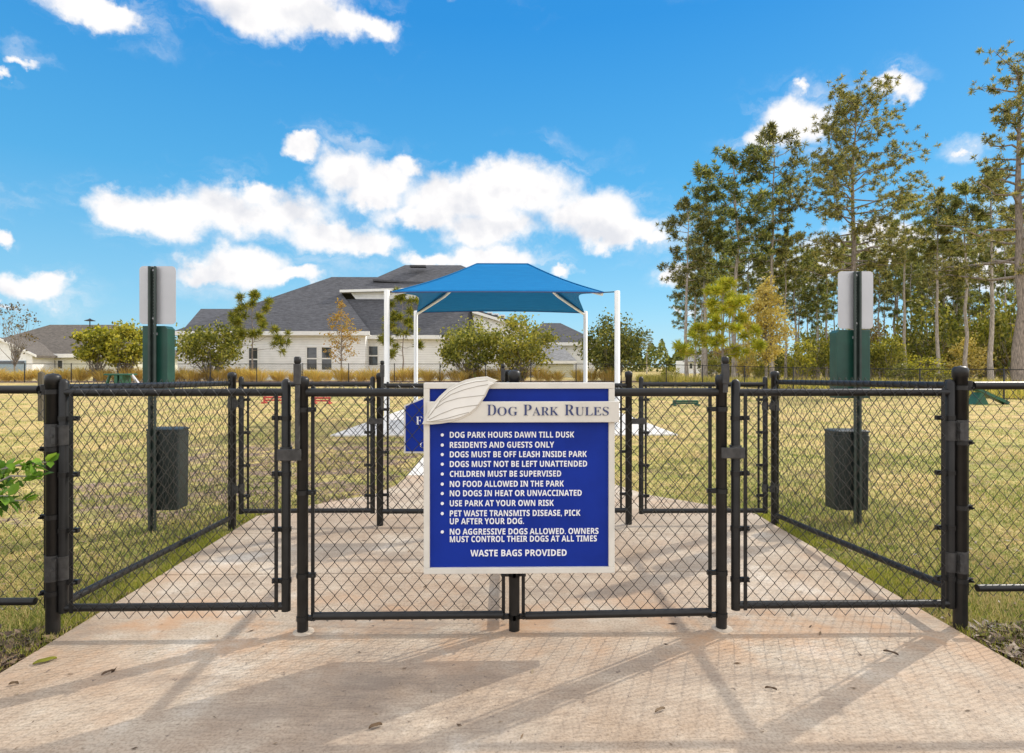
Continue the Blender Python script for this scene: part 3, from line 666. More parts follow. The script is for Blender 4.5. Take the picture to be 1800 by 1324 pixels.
# --- the small sign on the back fence
YS2 = YB-.06
s2 = empty('entry_sign', (bx[893], YB, 0)); tag(s2, 'small royal blue sign with pale edge and sloping top, half hidden behind the big sign', 'sign')
iv2 = Vector((-bx[893], -YB, 0))
o_ = [(710, 797), (710, 713), (768, 688), (830, 688), (888, 713), (888, 797)]
def ins(k): return [P(799+(a-799)*k, 745+(b-745)*k, YS2) for a, b in o_]
m = MB(); m.prism([P(a, b, YS2) for a, b in o_], (0, .028, 0)); o = m.build('board', M['cream'], s2, bevel=.002); o.location = iv2
m = MB(); m.prism([(x, y-.004, z) for x, y, z in [P(713, 793.5, YS2), P(713, 714.5, YS2), P(769, 691, YS2), P(829, 691, YS2), P(885, 714.5, YS2), P(885, 793.5, YS2)]], (0, .003, 0)); o = m.build('panel', M['blue'], s2); o.location = iv2
o = text_mesh([('F', 'serif', 731, 742, 747, 15), ('C', 'serif', 738, 747, 787, 9)], M['letter'], 'lettering', s2, YS2-.006, .003); o.location = iv2

# ------------------------------------------------------------------ waste stations
def station(label, px, base, sgn, panel, box, bn, topy):
    Y = CAMH*F/(base-HZ)
    x = PX(px, Y); t = empty('waste_station', (x, Y, -.03)); tag(t, label, 'waste station', 'dog waste stations')
    lz = lambda py, d=0: PZ(px, py, Y+d)+.03
    lx = lambda p_, d=0: PX(p_, Y+d)-x
    m = MB(); H = lz(topy); w = .021
    # U-channel: two flanges, web with square holes
    m.box((-w, 0, 0), (-w+.008, .028, H)); m.box((w-.008, 0, 0), (w, .028, H))
    m.box((-w-.010, -.003, 0), (-w+.004, .002, H)); m.box((w-.004, -.003, 0), (w+.010, .002, H))
    m.box((-w+.006, .026, 0), (-.0065, .030, H)); m.box((.0065, .026, 0), (w-.006, .030, H))
    z = 0
    while z < H-.02:
        m.box((-.0065, .0265, z), (.0065, .0295, z+.0145)); z += .0255
    m.build('post', M['channel'], t)
    a, b, c_, d = panel; x0, x1, z0, z1 = lx(a, .036), lx(b, .036), lz(d, .036), lz(c_, .036); r = .032
    pts = []
    for cx_, cz_, a0 in ((x1-r, z1-r, 0), (x0+r, z1-r, 90), (x0+r, z0+r, 180), (x1-r, z0+r, 270)):
        for k in range(6): an = R(a0+18*k); pts.append((cx_+r*math.cos(an), .036, cz_+r*math.sin(an)))
    m = MB(); m.prism(pts, (0, .003, 0)); sp_ = m.build('sign_panel', M['alu'], t)
    m = MB()
    for z_ in (z1-.035, z0+.045): m.mark(); m.tube([(0, .018, z_), (0, .036, z_)], .009, 8)
    m.each('bolt', M['alu'], sp_)
    a, b, c_, d = box; x0, x1, z0, z1 = lx(a, .045 if sgn < 0 else .05), lx(b, .05 if sgn < 0 else .16), lz(d, .05), lz(c_, .05)
    m = MB(); ch = .022
    if sgn > 0: pts = [(x0, .034, z0), (x1, .034, z0), (x1, .034, z1-ch), (x1-ch, .034, z1), (x0, .034, z1)]
    else: pts = [(x0, .034, z0), (x1, .034, z0), (x1, .034, z1), (x0+ch, .034, z1), (x0, .034, z1-ch)]
    pts = [(px_, py_+.01, pz_) for px_, py_, pz_ in pts]
    m.prism(pts, (0, .115, 0)); dsp = m.build('bag_dispenser', M['green'], t, bevel=.004)
    m = MB(); 
    for zz in (z1-.075, z0+.04): m.mark(); m.box((-.02, .0305, zz), (.02, .0435, zz+.02))
    m.each('strap', M['alu'], dsp)
    a, b, c_, d = bn; dp = .20; x0, x1, z0, z1 = lx(a, .04 if sgn > 0 else .23), lx(b, .23 if sgn > 0 else .04), lz(d, .05), lz(c_, .04); y0 = .034
    def loop(g, z, r=.035):
        o = []
        for cx_, cy_, a0 in ((x1-r, y0+dp-r, 0), (x0+r, y0+dp-r, 90), (x0+r, y0+r, 180), (x1-r, y0+r, 270)):
            for k in range(5): an = R(a0+22.5*k); o.append((cx_+(r+g)*math.cos(an), cy_+(r+g)*math.sin(an), z))
        return o
    def loft(rings):
        m = MB(); n = len(rings[0]); vs = [p for r_ in rings for p in r_]
        m.add(vs, [(i*n+k, i*n+(k+1) % n, (i+1)*n+(k+1) % n, (i+1)*n+k) for i in range(len(rings)-1) for k in range(n)]+[tuple(range(n-1, -1, -1)), tuple(range(len(vs)-n, len(vs)))]); return m
    m = loft([loop(-.012, z0), loop(-.006, z0+.008), loop(0, z1-.05), loop(.004, z1-.048), loop(.004, z1-.03), loop(-.002, z1-.028), loop(-.002, z1-.006)])
    n = 11
    for k in range(n): xx = x0+.03+(x1-x0-.06)*k/(n-1); m.box((xx-.004, y0-.0025, z0+.05), (xx+.004, y0+.001, z1-.08))
    wb = m.build('waste_bin', M['bin'], t)
    m = loft([loop(.006, z1-.004), loop(.006, z1+.008), loop(-.02, z1+.016)]); m.build('lid', M['bin'], wb)
    return t
station('waste station with a shaded grey sign back, standing before the end of the clubhouse', 267, 927, 1, (245, 309, 468, 570), (251, 308, 573, 690), (255, 334, 757, 897), 468)
station('waste station with a whiter sign back, standing before the pine woodland', 1508, 921, -1, (1473, 1535, 477, 578), (1471, 1529, 580, 700), (1447, 1530, 760, 897), 477)

# ------------------------------------------------------------------ shade canopy
YC0, YC1 = 12.5, 16.9
cn = empty('shade_canopy', (.2, 14.7, 0)); tag(cn, 'blue fabric shade canopy on four white posts over a pale concrete pad', 'canopy')
cinv = Vector((-.2, -14.7, 0))
def oncn(o): o.parent = cn; o.location = cinv; return o
FLp, FRp = P(680, 515, YC0), P(1085, 515, YC0); BLp, BRp = P(731, 550, YC1), P(1029, 550, YC1)
zc_ = .5*(FLp[2]+FRp[2]); zb_ = .5*(BLp[2]+BRp[2])
for p, z in ((FLp, zc_), (FRp, zc_), (BLp, zb_), (BRp, zb_)):
    m = MB(); m.lathe((p[0], p[1], 0), [(.125, .0), (.125, .012), (.058, .014), (.058, z+.04), (.03, z+.055)], 16); oncn(m.build('post', M['white']))
YR = 14.7; RL, RR = Vector(P(838, 464, YR)), Vector(P(928, 464, YR)); RL.z = RR.z = .5*(RL.z+RR.z)
fl = Vector((FLp[0]+.09, YC0+.06, zc_+.02)); fr_ = Vector((FRp[0]-.26, YC0+.12, zc_+.03)); bl = Vector((BLp[0]+.03, YC1-.03, zb_)); br_ = Vector((BRp[0]-.03, YC1-.03, zb_))
m = MB(); NU, NV = 22, 10
def panel(a, b, ra, rb, sag, drop):
    vs = []; mid = (ra+rb)/2
    for j in range(NV+1):
        v = j/NV
        for i in range(NU+1):
            u = i/NU; e = a.lerp(b, u); r_ = ra.lerp(rb, u)
            dirn = (r_-e).normalized()
            e = e+dirn*sag*4*u*(1-u)
            p = e.lerp(r_, v); p.z -= drop*math.sin(math.pi*v)*.5
            vs.append(p)
    w = NU+1
    m.add(vs, [(j*w+i, j*w+i+1, (j+1)*w+i+1, (j+1)*w+i) for j in range(NV) for i in range(NU)], True)
panel(fl, fr_, RL, RR, .05, .11); panel(fr_, br_, RR, RR, .40, .10); panel(br_, bl, RR, RL, .10, .10); panel(bl, fl, RL, RL, .34, .10)
o = oncn(m.build('fabric', M['fabric'], recalc=False)); sm_ = o.modifiers.new('solid', 'SOLIDIFY'); sm_.thickness = .006
m = MB()
for a, b in ((fl, RL), (fr_, RR), (bl, RL), (br_, RR)):
    d = Vector((0, 0, -.09)); m.tube([a.lerp(b, .02)+d*.6, a.lerp(b, .5)+d*1.9, b+d], .036, 10)
m.tube([RL+Vector((0, 0, -.09)), RR+Vector((0, 0, -.09))], .036, 10)
oncn(m.build('frame', M['white']))
m = MB()
for a, b in ((fl, RL), (fr_, RR), (bl, RL), (br_, RR)):
    m.mark(); m.tube([a.lerp(b, i/8)+Vector((0, 0, .006-.055*math.sin(math.pi*i/8))) for i in range(9)], .011, 6)
m.mark(); m.tube([RL+Vector((0, 0, .006)), RR+Vector((0, 0, .006))], .012, 6)
for o in m.each('seam', M['fabric'], None): oncn(o)
m = MB()
for p, q_ in ((FLp, fl), (FRp, fr_), (BLp, bl), (BRp, br_)): m.mark(); m.tube([(p[0], p[1], q_.z), q_], .012, 6)
for o in m.each('cable', M['black'], None): oncn(o)
m = MB()
for a, b, s in ((fl, fr_, .05), (bl, br_, .10)):
    pts = []
    for i in range(NU+1):
        u = i/NU; e = a.lerp(b, u); r_ = RL.lerp(RR, u); pts.append(e+(r_-e).normalized()*s*4*u*(1-u)+Vector((0, -.004, -.006)))
    m.mark(); m.tube(pts, .013, 6)
for o in m.each('hem', M['navy'], None): oncn(o)

# ------------------------------------------------------------------ far perimeter fence
f = empty('chain_link_fence'); tag(f, 'long low perimeter fence of black chain-link far across the lawn', 'fence', FENCEGRP)
line = [(-46, 39.5), (11, 39.5), (20.2, 23.6), (27, 11)]
tops, posts = [], 0
mm = MB(); rl = MB()
for (ax, ay), (bx_, by_) in zip(line[:-1], line[1:]):
    Ln = math.hypot(bx_-ax, by_-ay); n = max(1, int(round(Ln/3.0)))
    for i in range(n):
        x0, y0 = ax+(bx_-ax)*i/n, ay+(by_-ay)*i/n; x1, y1 = ax+(bx_-ax)*(i+1)/n, ay+(by_-ay)*(i+1)/n
        g0, g1 = float(gz(x0, y0)), float(gz(x1, y1)); h = 1.22
        m = MB(); m.lathe((x0, y0, 0), [(.030, g0-.05), (.030, g0+h+.03), (.012, g0+h+.06)], 8); m.build('post', M['black'], f)
        rl.mark(); rl.tube([(x0, y0, g0+h), (x1, y1, g1+h)], .021, 6)
        rl.mark(); rl.tube([(x0, y0, g0+.06), (x1, y1, g1+.06)], .012, 4)
        link_mesh(mm, (x0, y0), (x1, y1), g0+.02, g0+h, rad=.0018, dw=.10, dh=.116, z0b=g1+.02, z1b=g1+h, n=3)
rl.each('rail', M['black'], f); mm.each('mesh', M['wire'], f)
for o in f.children:
    if o.name.startswith('mesh'): o.data.polygons.foreach_set('use_smooth', [True]*len(o.data.polygons))

# ------------------------------------------------------------------ small things in the dog park
def at(px, py):
    """foot of a thing on the lawn, from the row of its base"""
    Y = CAMH*F/(py-HZ)
    for _ in range(12):
        x = PX(px, Y); Y = (CAMH-float(gz(x, Y)))*F/(py-HZ)*(CA-SA*(px-900)/F)
    return PX(px, Y), Y
x, y = at(211, 690); g0 = float(gz(x, y)); k = y/F
t = empty('agility_table', (x, y, g0)); tag(t, 'green dog agility platform with sloping end leg before the straw grass clumps', 'agility platform')
H = PZ(211, 657, y)-g0
m = MB(); m.box((-20*k, -.35, H-.07), (22*k, .35, H)); m.build('platform', M['agility'], t, bevel=.01)
for x_ in (0, 9*k):
    m = MB(); m.box((x_-.07, -.32, 0), (x_+.07, .32, H-.07)); m.build('leg', M['agility'], t)
for s in (-1, 1):
    m = MB(); x0_ = -17*k if s < 0 else 20*k
    m.tube([(x0_, 0, H-.06), (x0_+s*(10 if s < 0 else 22)*k, 0, .03)], .07, 6); m.build('ramp', M['agility' if s < 0 else 'alu'], t)
x, y = at(1767, 711); g0 = float(gz(x, y)); t = empty('agility_seesaw', (x, y, g0)); tag(t, 'green dog seesaw plank tilted down on the lawn behind the domed corner post', 'seesaw'); k = y/F
m = MB(); m.prism([(0, -.15, 0), (-1.7, -.15, .80), (-1.7, -.15, .89), (.06, -.15, .09)], (0, .30, 0)); m.build('plank', M['agility'], t)
m = MB(); m.prism([(-1.25, -.2, 0), (-.75, -.2, 0), (-.95, -.2, .40), (-1.02, -.2, .43)], (0, .4, 0)); m.build('base', M['agility'], t)
def hurdle(px, py, wpx, hpx, mat, label):
    x, y = at(px, py); g0 = float(gz(x, y)); k = y/F; t = empty('agility_jump', (x, y, g0)); tag(t, label, 'dog jump', 'low dog jumps on the lawn')
    w, h = wpx*k/2, hpx*k
    m = MB(); m.tube([(-w, 0, h*.85), (w, 0, h*.85)], .035, 8); m.tube([(-w, 0, h*.45), (w, 0, h*.45)], .03, 8); m.build('bar', M[mat], t)
    for s in (-1, 1):
        m = MB(); m.box((s*w-.03, -.03, 0), (s*w+.03, .03, h)); m.box((s*w-.05, -.18, 0), (s*w+.05, .18, .05)); m.build('foot', M['red' if mat == 'red' else mat], t)
hurdle(482, 709, 34, 12, 'red', 'low red dog jump seen through the front gate near its latch')
hurdle(566, 710, 26, 12, 'red', 'low red dog jump seen through the fixed mesh panel beside the latch post')
hurdle(1205, 713, 42, 9, 'agility', 'low dark green dog jump on the lawn beyond the woodland-side back gate')
x, y = at(73, 740); t = MB(); t.box((-.055, -.055, -.1), (.055, .055, PZ(73, 655, y)+.03)); t.lathe((0, 0, PZ(73, 655, y)+.03), [(.06, 0), (.05, .02), (.01, .03)], 4)
o = t.build('marker_post', M['oldwood'], bevel=.006); o.location = (x, y, -.03); tag(o, 'dark weathered square post standing alone on the lawn behind the fence and shrub', 'post')

# ------------------------------------------------------------------ trees and plants
def limb_curve(a, b, rg, n=5, w=.08):
    a, b = np.array(a, float), np.array(b, float); L = np.linalg.norm(b-a)
    return [tuple(a+(b-a)*i/(n-1)+(rg.normal(size=3)*w*L*math.sin(math.pi*i/(n-1)) if 0 < i < n-1 else 0)) for i in range(n)]
def make_pine(seed, H, c0, Rm, nb, tufts, tl, tw, nbl, mat, prof, rt=None, lift=.25, dead=4, smin=.35, bark='bark'):
    rg = np.random.default_rng(seed); root = empty('pine_tree'); rt = rt or H*.012
    tr = MB(); k = 9; wob = rg.normal(size=(k, 2))*H*.004
    pts = [(wob[i, 0]*(i > 0), wob[i, 1]*(i > 0), H*i/(k-1)*.985) for i in range(k)]
    tr.tube(pts, [rt*(1.25 if i == 0 else 1)*(1-.88*i/(k-1)) for i in range(k)], 8)
    zs = np.array([p[2] for p in pts])
    def trunk_at(z): return np.array([np.interp(z, zs, [p[0] for p in pts]), np.interp(z, zs, [p[1] for p in pts]), z])
    C = []; D = []
    for i in range(nb):
        t = (i+rg.uniform(.1, .9))/nb; z = H*(c0+(1-c0)*t*.97); L = Rm*prof(t)*rg.uniform(.6, 1.2); an = i*2.399+rg.normal()*.5
        a = trunk_at(z); up = lift*L*(.3+t)+rg.normal()*.08*L
        b = a+np.array([math.cos(an)*L, math.sin(an)*L, up]); cv = limb_curve(a, b, rg, 5, .06)
        tr.tube(cv, [max(.012, rt*.30*(1-.5*t))*(1-.8*j/4) for j in range(5)], 5, cap=False)
        m_ = max(2, int(tufts*(.35+L/Rm)))
        for j in range(m_):
            s = rg.uniform(smin, 1.03); p = np.array(cv[min(3, int(s*4))])+(np.array(cv[min(4, int(s*4)+1)])-np.array(cv[min(3, int(s*4))]))*(s*4-int(s*4))
            sd_ = rg.normal(size=3)*np.array([.14, .14, .085])*L*(.55+.5*(s > .5)); C.append(p+sd_); D.append(unit((b-a)+sd_*2+np.array([0, 0, L*.4])))
    for j in range(max(2, int(tufts))): C.append(trunk_at(H*rg.uniform(.94, 1.0))+rg.normal(size=3)*.12*Rm*.3); D.append(unit(rg.normal(size=3)*.5+np.array([0, 0, 1.])))
    for i in range(dead):   # dead stubs below the crown
        z = H*rg.uniform(c0*.45, c0); an = rg.uniform(0, 6.28); L = Rm*rg.uniform(.12, .4); a = trunk_at(z)
        tr.tube(limb_curve(a, a+np.array([math.cos(an)*L, math.sin(an)*L, L*rg.uniform(-.1, .4)]), rg, 4, .05), [.03, .022, .016, .008], 4, cap=False)
    C = np.array(C); D = np.array(D); n = len(C)
    Cb = np.repeat(C, nbl, 0); d = unit(np.repeat(D, nbl, 0)*.55+rg.normal(size=(n*nbl, 3))*.8)
    s = unit(np.cross(d, rg.normal(size=d.shape))); L = tl*rg.uniform(.6, 1.2, (len(d), 1))
    V = np.stack([Cb, Cb+d*L*.5+s*tw/2, Cb+d*L, Cb+d*L*.5-s*tw/2], 1)
    tr.build('trunk', M[bark], root); quads('crown', V, M[mat], root)
    return root
def make_tree(seed, H, W, z0, leaf, nclump, nleaf, mat, bark='greybark', rt=.06, sparse=1., shape='round', name='shade_tree', stems=1, clump=.30):
    """crown between z0 and H, W across"""
    rg = np.random.default_rng(seed); root = empty(name); tr = MB(); cz = (z0+H)/2; rz = (H-z0)/2; C = []
    for i in range(nclump):
        while True:
            u = rg.uniform(-1, 1, 3); l = np.linalg.norm(u)
            if .30 < l < 1: break
        wz = 1.0
        if shape == 'cone': wz = max(.12, .98-.55*(u[2]+1)) if u[2] > -.75 else .55
        if shape == 'loose': wz = float(np.interp(u[2], [-1, -.5, .1, 1], [.55, 1., .72, .16]))
        if shape == 'vase': wz = .62+.38*(u[2]+1)/2*1.1
        cpos = np.array([u[0]*W/2*wz, u[1]*W/2*wz, cz+u[2]*rz]); C.append((cpos, wz))
        zb = z0*rg.uniform(.55, 1.0); a = np.array([0, 0, min(zb, cpos[2]-.1)]) if stems == 1 else np.array([rg.normal()*.08, rg.normal()*.08, .1])
        if shape in ('cone', 'loose'): a = np.array([0, 0, max(z0*.6, cpos[2]-abs(np.hypot(cpos[0], cpos[1]))*.5-.15)])
        tr.tube(limb_curve(a, cpos, rg, 5, .06), [rt*.55, rt*.42, rt*.3, rt*.18, rt*.07], 5, cap=False)
    if stems == 1:
        top = H*.93 if shape in ('cone', 'loose') else cz
        tr.tube([(0, 0, 0), (rg.normal()*.04, rg.normal()*.04, top*.4), (0, 0, top)], [rt*1.2, rt*.9, rt*.25], 8)
    P_ = []
    for cpos, wz in C:
        r = W/2*clump*rg.uniform(.65, 1.25)*(.5+.5*wz); k = int(nleaf*sparse*rg.uniform(.6, 1.3))
        q_ = rg.normal(size=(k, 3))*np.array([r, r, r*.75])*.62; P_.append(cpos+q_)
    tr.build('trunk', M[bark], root); quads('crown', leaf_quads(np.concatenate(P_), leaf, rg), M[mat], root)
    return root
def place(o, px, Y, label, cat, group=None, sc=1., rz=None, szx=None):
    x = PX(px, Y); o.location = (x, Y, float(gz(x, Y))-.04)
    o.rotation_euler = (0, 0, random.uniform(0, 6.28) if rz is None else rz); o.scale = (sc*(szx or 1), sc*(szx or 1), sc)
    return tag(o, label, cat, group)
def Hat(px, py, Y): return PZ(px, py, Y)-float(gz(PX(px, Y), Y))
sY = lambda Y: Y/F
# young trees beyond the perimeter fence
YT = 42.
def bush(seed, px, top, wpx, low, label, mat, **k):
    H = Hat(px, top, YT); place(make_tree(seed, H, wpx*sY(YT), Hat(px, low, YT), mat=mat, **k), px, YT, label, 'tree')
bush(11, 26, 524, 72, 625, 'thin plum-brown young tree with sparse leaves before the garage door', 'plum', leaf=.17, nclump=34, nleaf=14, rt=.05, clump=.2)
bush(12, 168, 571, 64, 640, 'bushy gold-green tree in front of the brown-roofed house', 'gold', leaf=.25, nclump=40, nleaf=95, stems=3)
bush(13, 219, 568, 74, 640, 'bushy gold-green tree touching the green bag dispenser', 'gold', leaf=.25, nclump=44, nleaf=95, stems=3)
bush(14, 370, 569, 98, 648, 'round olive tree before the low end of the white clubhouse wall', 'olive', leaf=.23, nclump=56, nleaf=90, stems=3)
bush(15, 600, 526, 74, 640, 'slim russet-orange young tree between the clubhouse windows', 'orange', leaf=.17, nclump=46, nleaf=30, shape='loose', rt=.05, clump=.26)
bush(16, 826, 560, 98, 650, 'rounded green tree under the canopy, against the white clubhouse wall', 'olive', leaf=.23, nclump=60, nleaf=95, stems=3)
bush(17, 916, 556, 104, 650, 'rounded green tree under the canopy, directly above the leaf emblem', 'olive', leaf=.23, nclump=64, nleaf=98, stems=3)
bush(18, 1078, 556, 104, 650, 'dark green bushy tree behind the canopy posts nearest the woodland', 'dark', leaf=.23, nclump=64, nleaf=95, stems=3)
bush(19, 1347, 488, 96, 640, 'feathery yellow tree beside the bright young pine', 'yellow', leaf=.19, nclump=96, nleaf=66, shape='loose', rt=.09, clump=.26)
yp = lambda t: (1-t)*.9+.18
H = Hat(443, 518, YT); place(make_pine(31, H, .36, 44*sY(YT), 20, 2.8, .46, .040, 110, 'ypine2', lambda t: .95*(1-t)**.6+.2, .07, .5, 0, .72), 443, YT, 'bushy young pine standing before the clubhouse roof', 'pine tree', rz=.6)
H = Hat(708, 518, YT); place(make_pine(32, H, .30, 36*sY(YT), 15, 3., .46, .04, 110, 'ypine2', lambda t: .9*(1-t)**.5+.25, .06, .45, 0, .72), 708, YT, 'slim yellow-green young pine between two canopy posts before the clubhouse wall', 'pine tree', rz=2.)
H = Hat(1271, 497, 40.); place(make_pine(33, H, .26, 60*sY(40.), 22, 4.2, .54, .044, 140, 'ypine', lambda t: (1-t)**.7+.22, .11, .4, 0, .66), 1271, 40., 'bright lime-green young pine before the first trunks of the woodland', 'pine tree', rz=1.)
# guy line of the slim young pine
# tall pines of the woodland
round_ = lambda t: (math.sin(math.pi*min(1, .18+t*.80)))**.8*.95+.1
slim = lambda t: .55+.45*math.sin(math.pi*min(1, t*1.05))
Yb = 43.
H = Hat(1500, 166, Yb); hero = make_pine(47, H, .38, 5.5, 62, 24, .31, .042, 36, 'pine', lambda t: float(np.interp(t, [0, .12, .38, .52, .66, .85, 1], [.55, .8, 1.05, .68, .70, .60, .34])), .25, .38, 6)
place(hero, 1500, Yb, 'tallest broad-crowned pine rising behind the white-backed waste station sign', 'pine tree', 'pines of the woodland', rz=.4)
H = Hat(1795, 118, 36.); edge = make_pine(42, H, .34, 4.8, 46, 18, .30, .042, 34, 'pine', lambda t: (.8+.3*math.sin(6*t+1))*(1-.5*t**2), .36, .3, 6)
place(edge, 1792, 36., 'thick-trunked tall pine rising over the seesaw, cut by the frame', 'pine tree', 'pines of the woodland', rz=2.2)
protos = []
for i, (c0, Rm, nb, tf, mt) in enumerate([(.48, 2.0, 28, 8, 'pine'), (.64, 1.8, 20, 8, 'pine2'), (.46, 1.8, 28, 8, 'pine2'), (.68, 1.6, 16, 8, 'pine'), (.48, 2.4, 32, 9, 'pine2'), (.56, 1.5, 22, 7, 'pine')]):
    protos.append(make_pine(50+i, 14., c0, Rm*1.1, nb, int(tf*1.5), .33, .045, 28, mt, round_ if i % 2 else slim, .15, .3, 7, .35, 'palebark'))
used = set()
def put_pine(i, px, top, Y, label, sz=1., rz=None):
    o = protos[i] if i not in used else copy_tree(protos[i]); used.add(i)
    sc = Hat(px, top, Y)/14.
    place(o, px, Y, label, 'pine tree', 'pines of the woodland', sc, rz, sz)
    return o
NAMED = [(0, 1207, 350, 46, 'slender pine with sparse foliage, outermost of the woodland toward the canopy', 1.0),
 (2, 1240, 330, 49, 'slender pine close behind the outermost pine of the woodland', 1.),
 (4, 1292, 266, 47, 'full dark pine with pointed top above the bright young pine', 1.15),
 (0, 1357, 222, 47, 'tall narrow pine with wispy top in front of the white cloud', .85),
 (1, 1590, 345, 48, 'pine with small crown just beside the broad tallest pine, over the dark shrub', .9),
 (3, 1648, 338, 46, 'pine with high tufted crown and thin bare trunk above the yellow-green shrub', .95),
 (1, 1698, 322, 45, 'pine with dark flat crown and shadowed trunk above the domed corner post', 1.),
 (3, 1742, 296, 44, 'tall bare-trunked pine standing next to the thick-trunked one', 1.1)]
for i, px, top, Y, lab, sz in NAMED: put_pine(i, px, top, Y, lab, sz)
rr_ = random.Random(5)
COMMON = 'slender pine lost among the crowded trunks in the depth of the woodland'
for j in range(52):
    px = 1204+(j+rr_.uniform(-.5, .5))*12.6
    Y = rr_.uniform(50, 72); top = rr_.triangular(375, 545, 450)-(20 if px > 1560 else 0)+(25 if px > 1420 and px < 1470 else 0)
    put_pine(rr_.choice([1, 3, 0, 5, 2, 1, 4]), px, top, Y, COMMON, rr_.uniform(.6, 1.1))
# understory of the woodland
us = [make_tree(70+i, 4., 3.2, .6, .24, 34, 48, mt, rt=.05, name='understory_tree', stems=3, clump=.32) for i, mt in enumerate(('olive', 'russet', 'gold', 'dark', 'yellow', 'russet'))]
ul = ['olive', 'russet-brown', 'gold-green', 'dark green', 'yellow', 'russet-brown']
usd = set()
for j in range(46):
    px = 1232+(j+rr_.uniform(-.5, .5))*13.6+(8 if j < 10 else 0); i = rr_.choice([0, 1, 2, 0, 2, 5, 4, 0, 3]); Y = rr_.uniform(47, 62)
    hh = rr_.uniform(.55, 1.35)*(.7 if px < 1400 else (1.15 if px < 1540 else 1.45))
    o = us[i] if i not in usd else copy_tree(us[i]); usd.add(i)
    place(o, px, Y, 'bushy %s understory tree between the pine trunks' % ul[i], 'tree', 'understory trees of the woodland', hh, None, rr_.uniform(.6, .95))
for i in range(6):
    if i not in usd: place(us[i], 1650+i*12, 55, 'bushy %s understory tree between the pine trunks' % ul[i], 'tree', 'understory trees of the woodland')
for px, Y, i, s, lab in ((1590, 41, 3, .42, 'dark green round shrub at the foot of the pines, nearest the white-backed waste station'), (1625, 41, 2, .5, 'yellow-green shrub at the foot of the pines behind the fence'), (1655, 41, 3, .36, 'low dark shrub touching the yellow-green shrub before the pines'), (1180, 42, 2, .28, 'yellow-green rounded shrub behind the perimeter fence, between canopy and woodland')):
    place(copy_tree(us[i]), px, Y, lab, 'shrub', None, s, None, 1.5)
# far-off wood that reads as one mass
rg = np.random.default_rng(90); V = []
def mass(n, f_):
    q_ = np.array([f_(rg) for _ in range(n)]); return leaf_quads(q_, .55, rg, .7)
def fw(r):
    px = r.uniform(1330, 1990); Y = r.uniform(74, 92); x = PX(px, Y); top = (4.8+1.6*math.sin(px*.031)+1.2*math.sin(px*.083+1))*(1.2 if px > 1560 else .7)
    return (x, Y, r.uniform(0, 1)**.8*top)
quads('far_woodland', mass(10000, fw), M['gold']); o = bpy.data.objects['far_woodland']; tag(o, 'mass of far woodland foliage seen between the pine trunks', 'woodland', kind='stuff')
def fw2(r):
    px = r.uniform(985, 1330); Y = r.uniform(150, 175); x = PX(px, Y); top = 6.2+1.8*math.sin(px*.11)+1.2*math.sin(px*.27+1)-max(0, (px-1160)*.012)
    return (x, Y, max(0.2, r.uniform(0, 1)**.7*top))
q2 = np.array([fw2(rg) for _ in range(6500)]); quads('far_treeline', leaf_quads(q2, .95, rg, .7), M['dark']); tag(bpy.data.objects['far_treeline'], 'distant dark treeline low on the horizon between canopy and woodland', 'treeline', kind='stuff')
o = copy_tree(protos[5]); place(o, 1137, 110., 'lone small pine poking above the distant treeline', 'pine tree', None, Hat(1137, 581, 110.)/14., None, 1.1)
# ornamental grass clumps beyond the fence
def grass_clump(seed, n, h, spread, mat, name='ornamental_grass'):
    rg = np.random.default_rng(seed); an = rg.uniform(0, 6.28, n); r = spread*rg.uniform(0, 1, n)**.7
    b = np.stack([np.cos(an)*r*.25, np.sin(an)*r*.25, np.zeros(n)], 1); L = h*rg.uniform(.55, 1.1, n)
    m1 = b+np.stack([np.cos(an)*r*.5, np.sin(an)*r*.5, L*.65], 1); tp = b+np.stack([np.cos(an)*r*1.1, np.sin(an)*r*1.1, L*rg.uniform(.8, 1, n)], 1)
    w = .022; s = np.stack([-np.sin(an+.8)*w, np.cos(an+.8)*w, np.zeros(n)], 1)
    return quads(name, np.stack([b-s, m1-s*.8, tp, m1+s*.8], 1), M[mat])
cl = [grass_clump(100+i, 170, 1.0, .75, 'straw') for i in range(4)]
first = set()
for j in range(66):
    px = -10+j*16.4+rr_.uniform(-8, 8)
    if 985 < px: px += 20
    i = j % 4; o = cl[i] if i not in first else cl[i].copy()
    if i in first: COL.objects.link(o)
    first.add(i); Y = rr_.uniform(40.6, 42.6); x = PX(px, Y); s = rr_.uniform(.75, 1.2)
    o.location = (x, Y, float(gz(x, Y))); o.rotation_euler = (0, 0, rr_.uniform(0, 6.28)); o.scale = (s*1.1, s*1.1, s)
    tag(o, 'straw-coloured ornamental grass clump in the bed behind the perimeter fence', 'grass clump', 'ornamental grass clumps in the bed')
# rough meadow grass before the woodland
n = 26000; rg = np.random.default_rng(120)
px = rg.uniform(1120, 1900, n); u = rg.uniform(0, 1, n); tX = np.array([PX(p, 1.) for p in px])
# keep beyond the slanting perimeter fence
Y0 = np.where(tX*39.5 < 11, 40., (11*1.767+39.5)/(1+1.767*tX)+.8); Y = Y0+u**1.3*(50-Y0); X = tX*Y
h = rg.uniform(.15, .55, n)*(.6+.8*np.abs(np.sin(X*.9+Y*.4))); an = rg.uniform(0, 6.28, n)
b = np.stack([X, Y, gz(X, Y)-.02], 1); s = np.stack([np.cos(an), np.sin(an), 0*an], 1)*.028; tip = b+np.stack([rg.normal(size=n)*.13, rg.normal(size=n)*.13, h], 1)
quads('meadow_grass', np.stack([b-s, b+s, tip], 1), M['weed']); tag(bpy.data.objects['meadow_grass'], 'rough yellow-green meadow grass between the perimeter fence and the woodland', 'grass', kind='stuff')

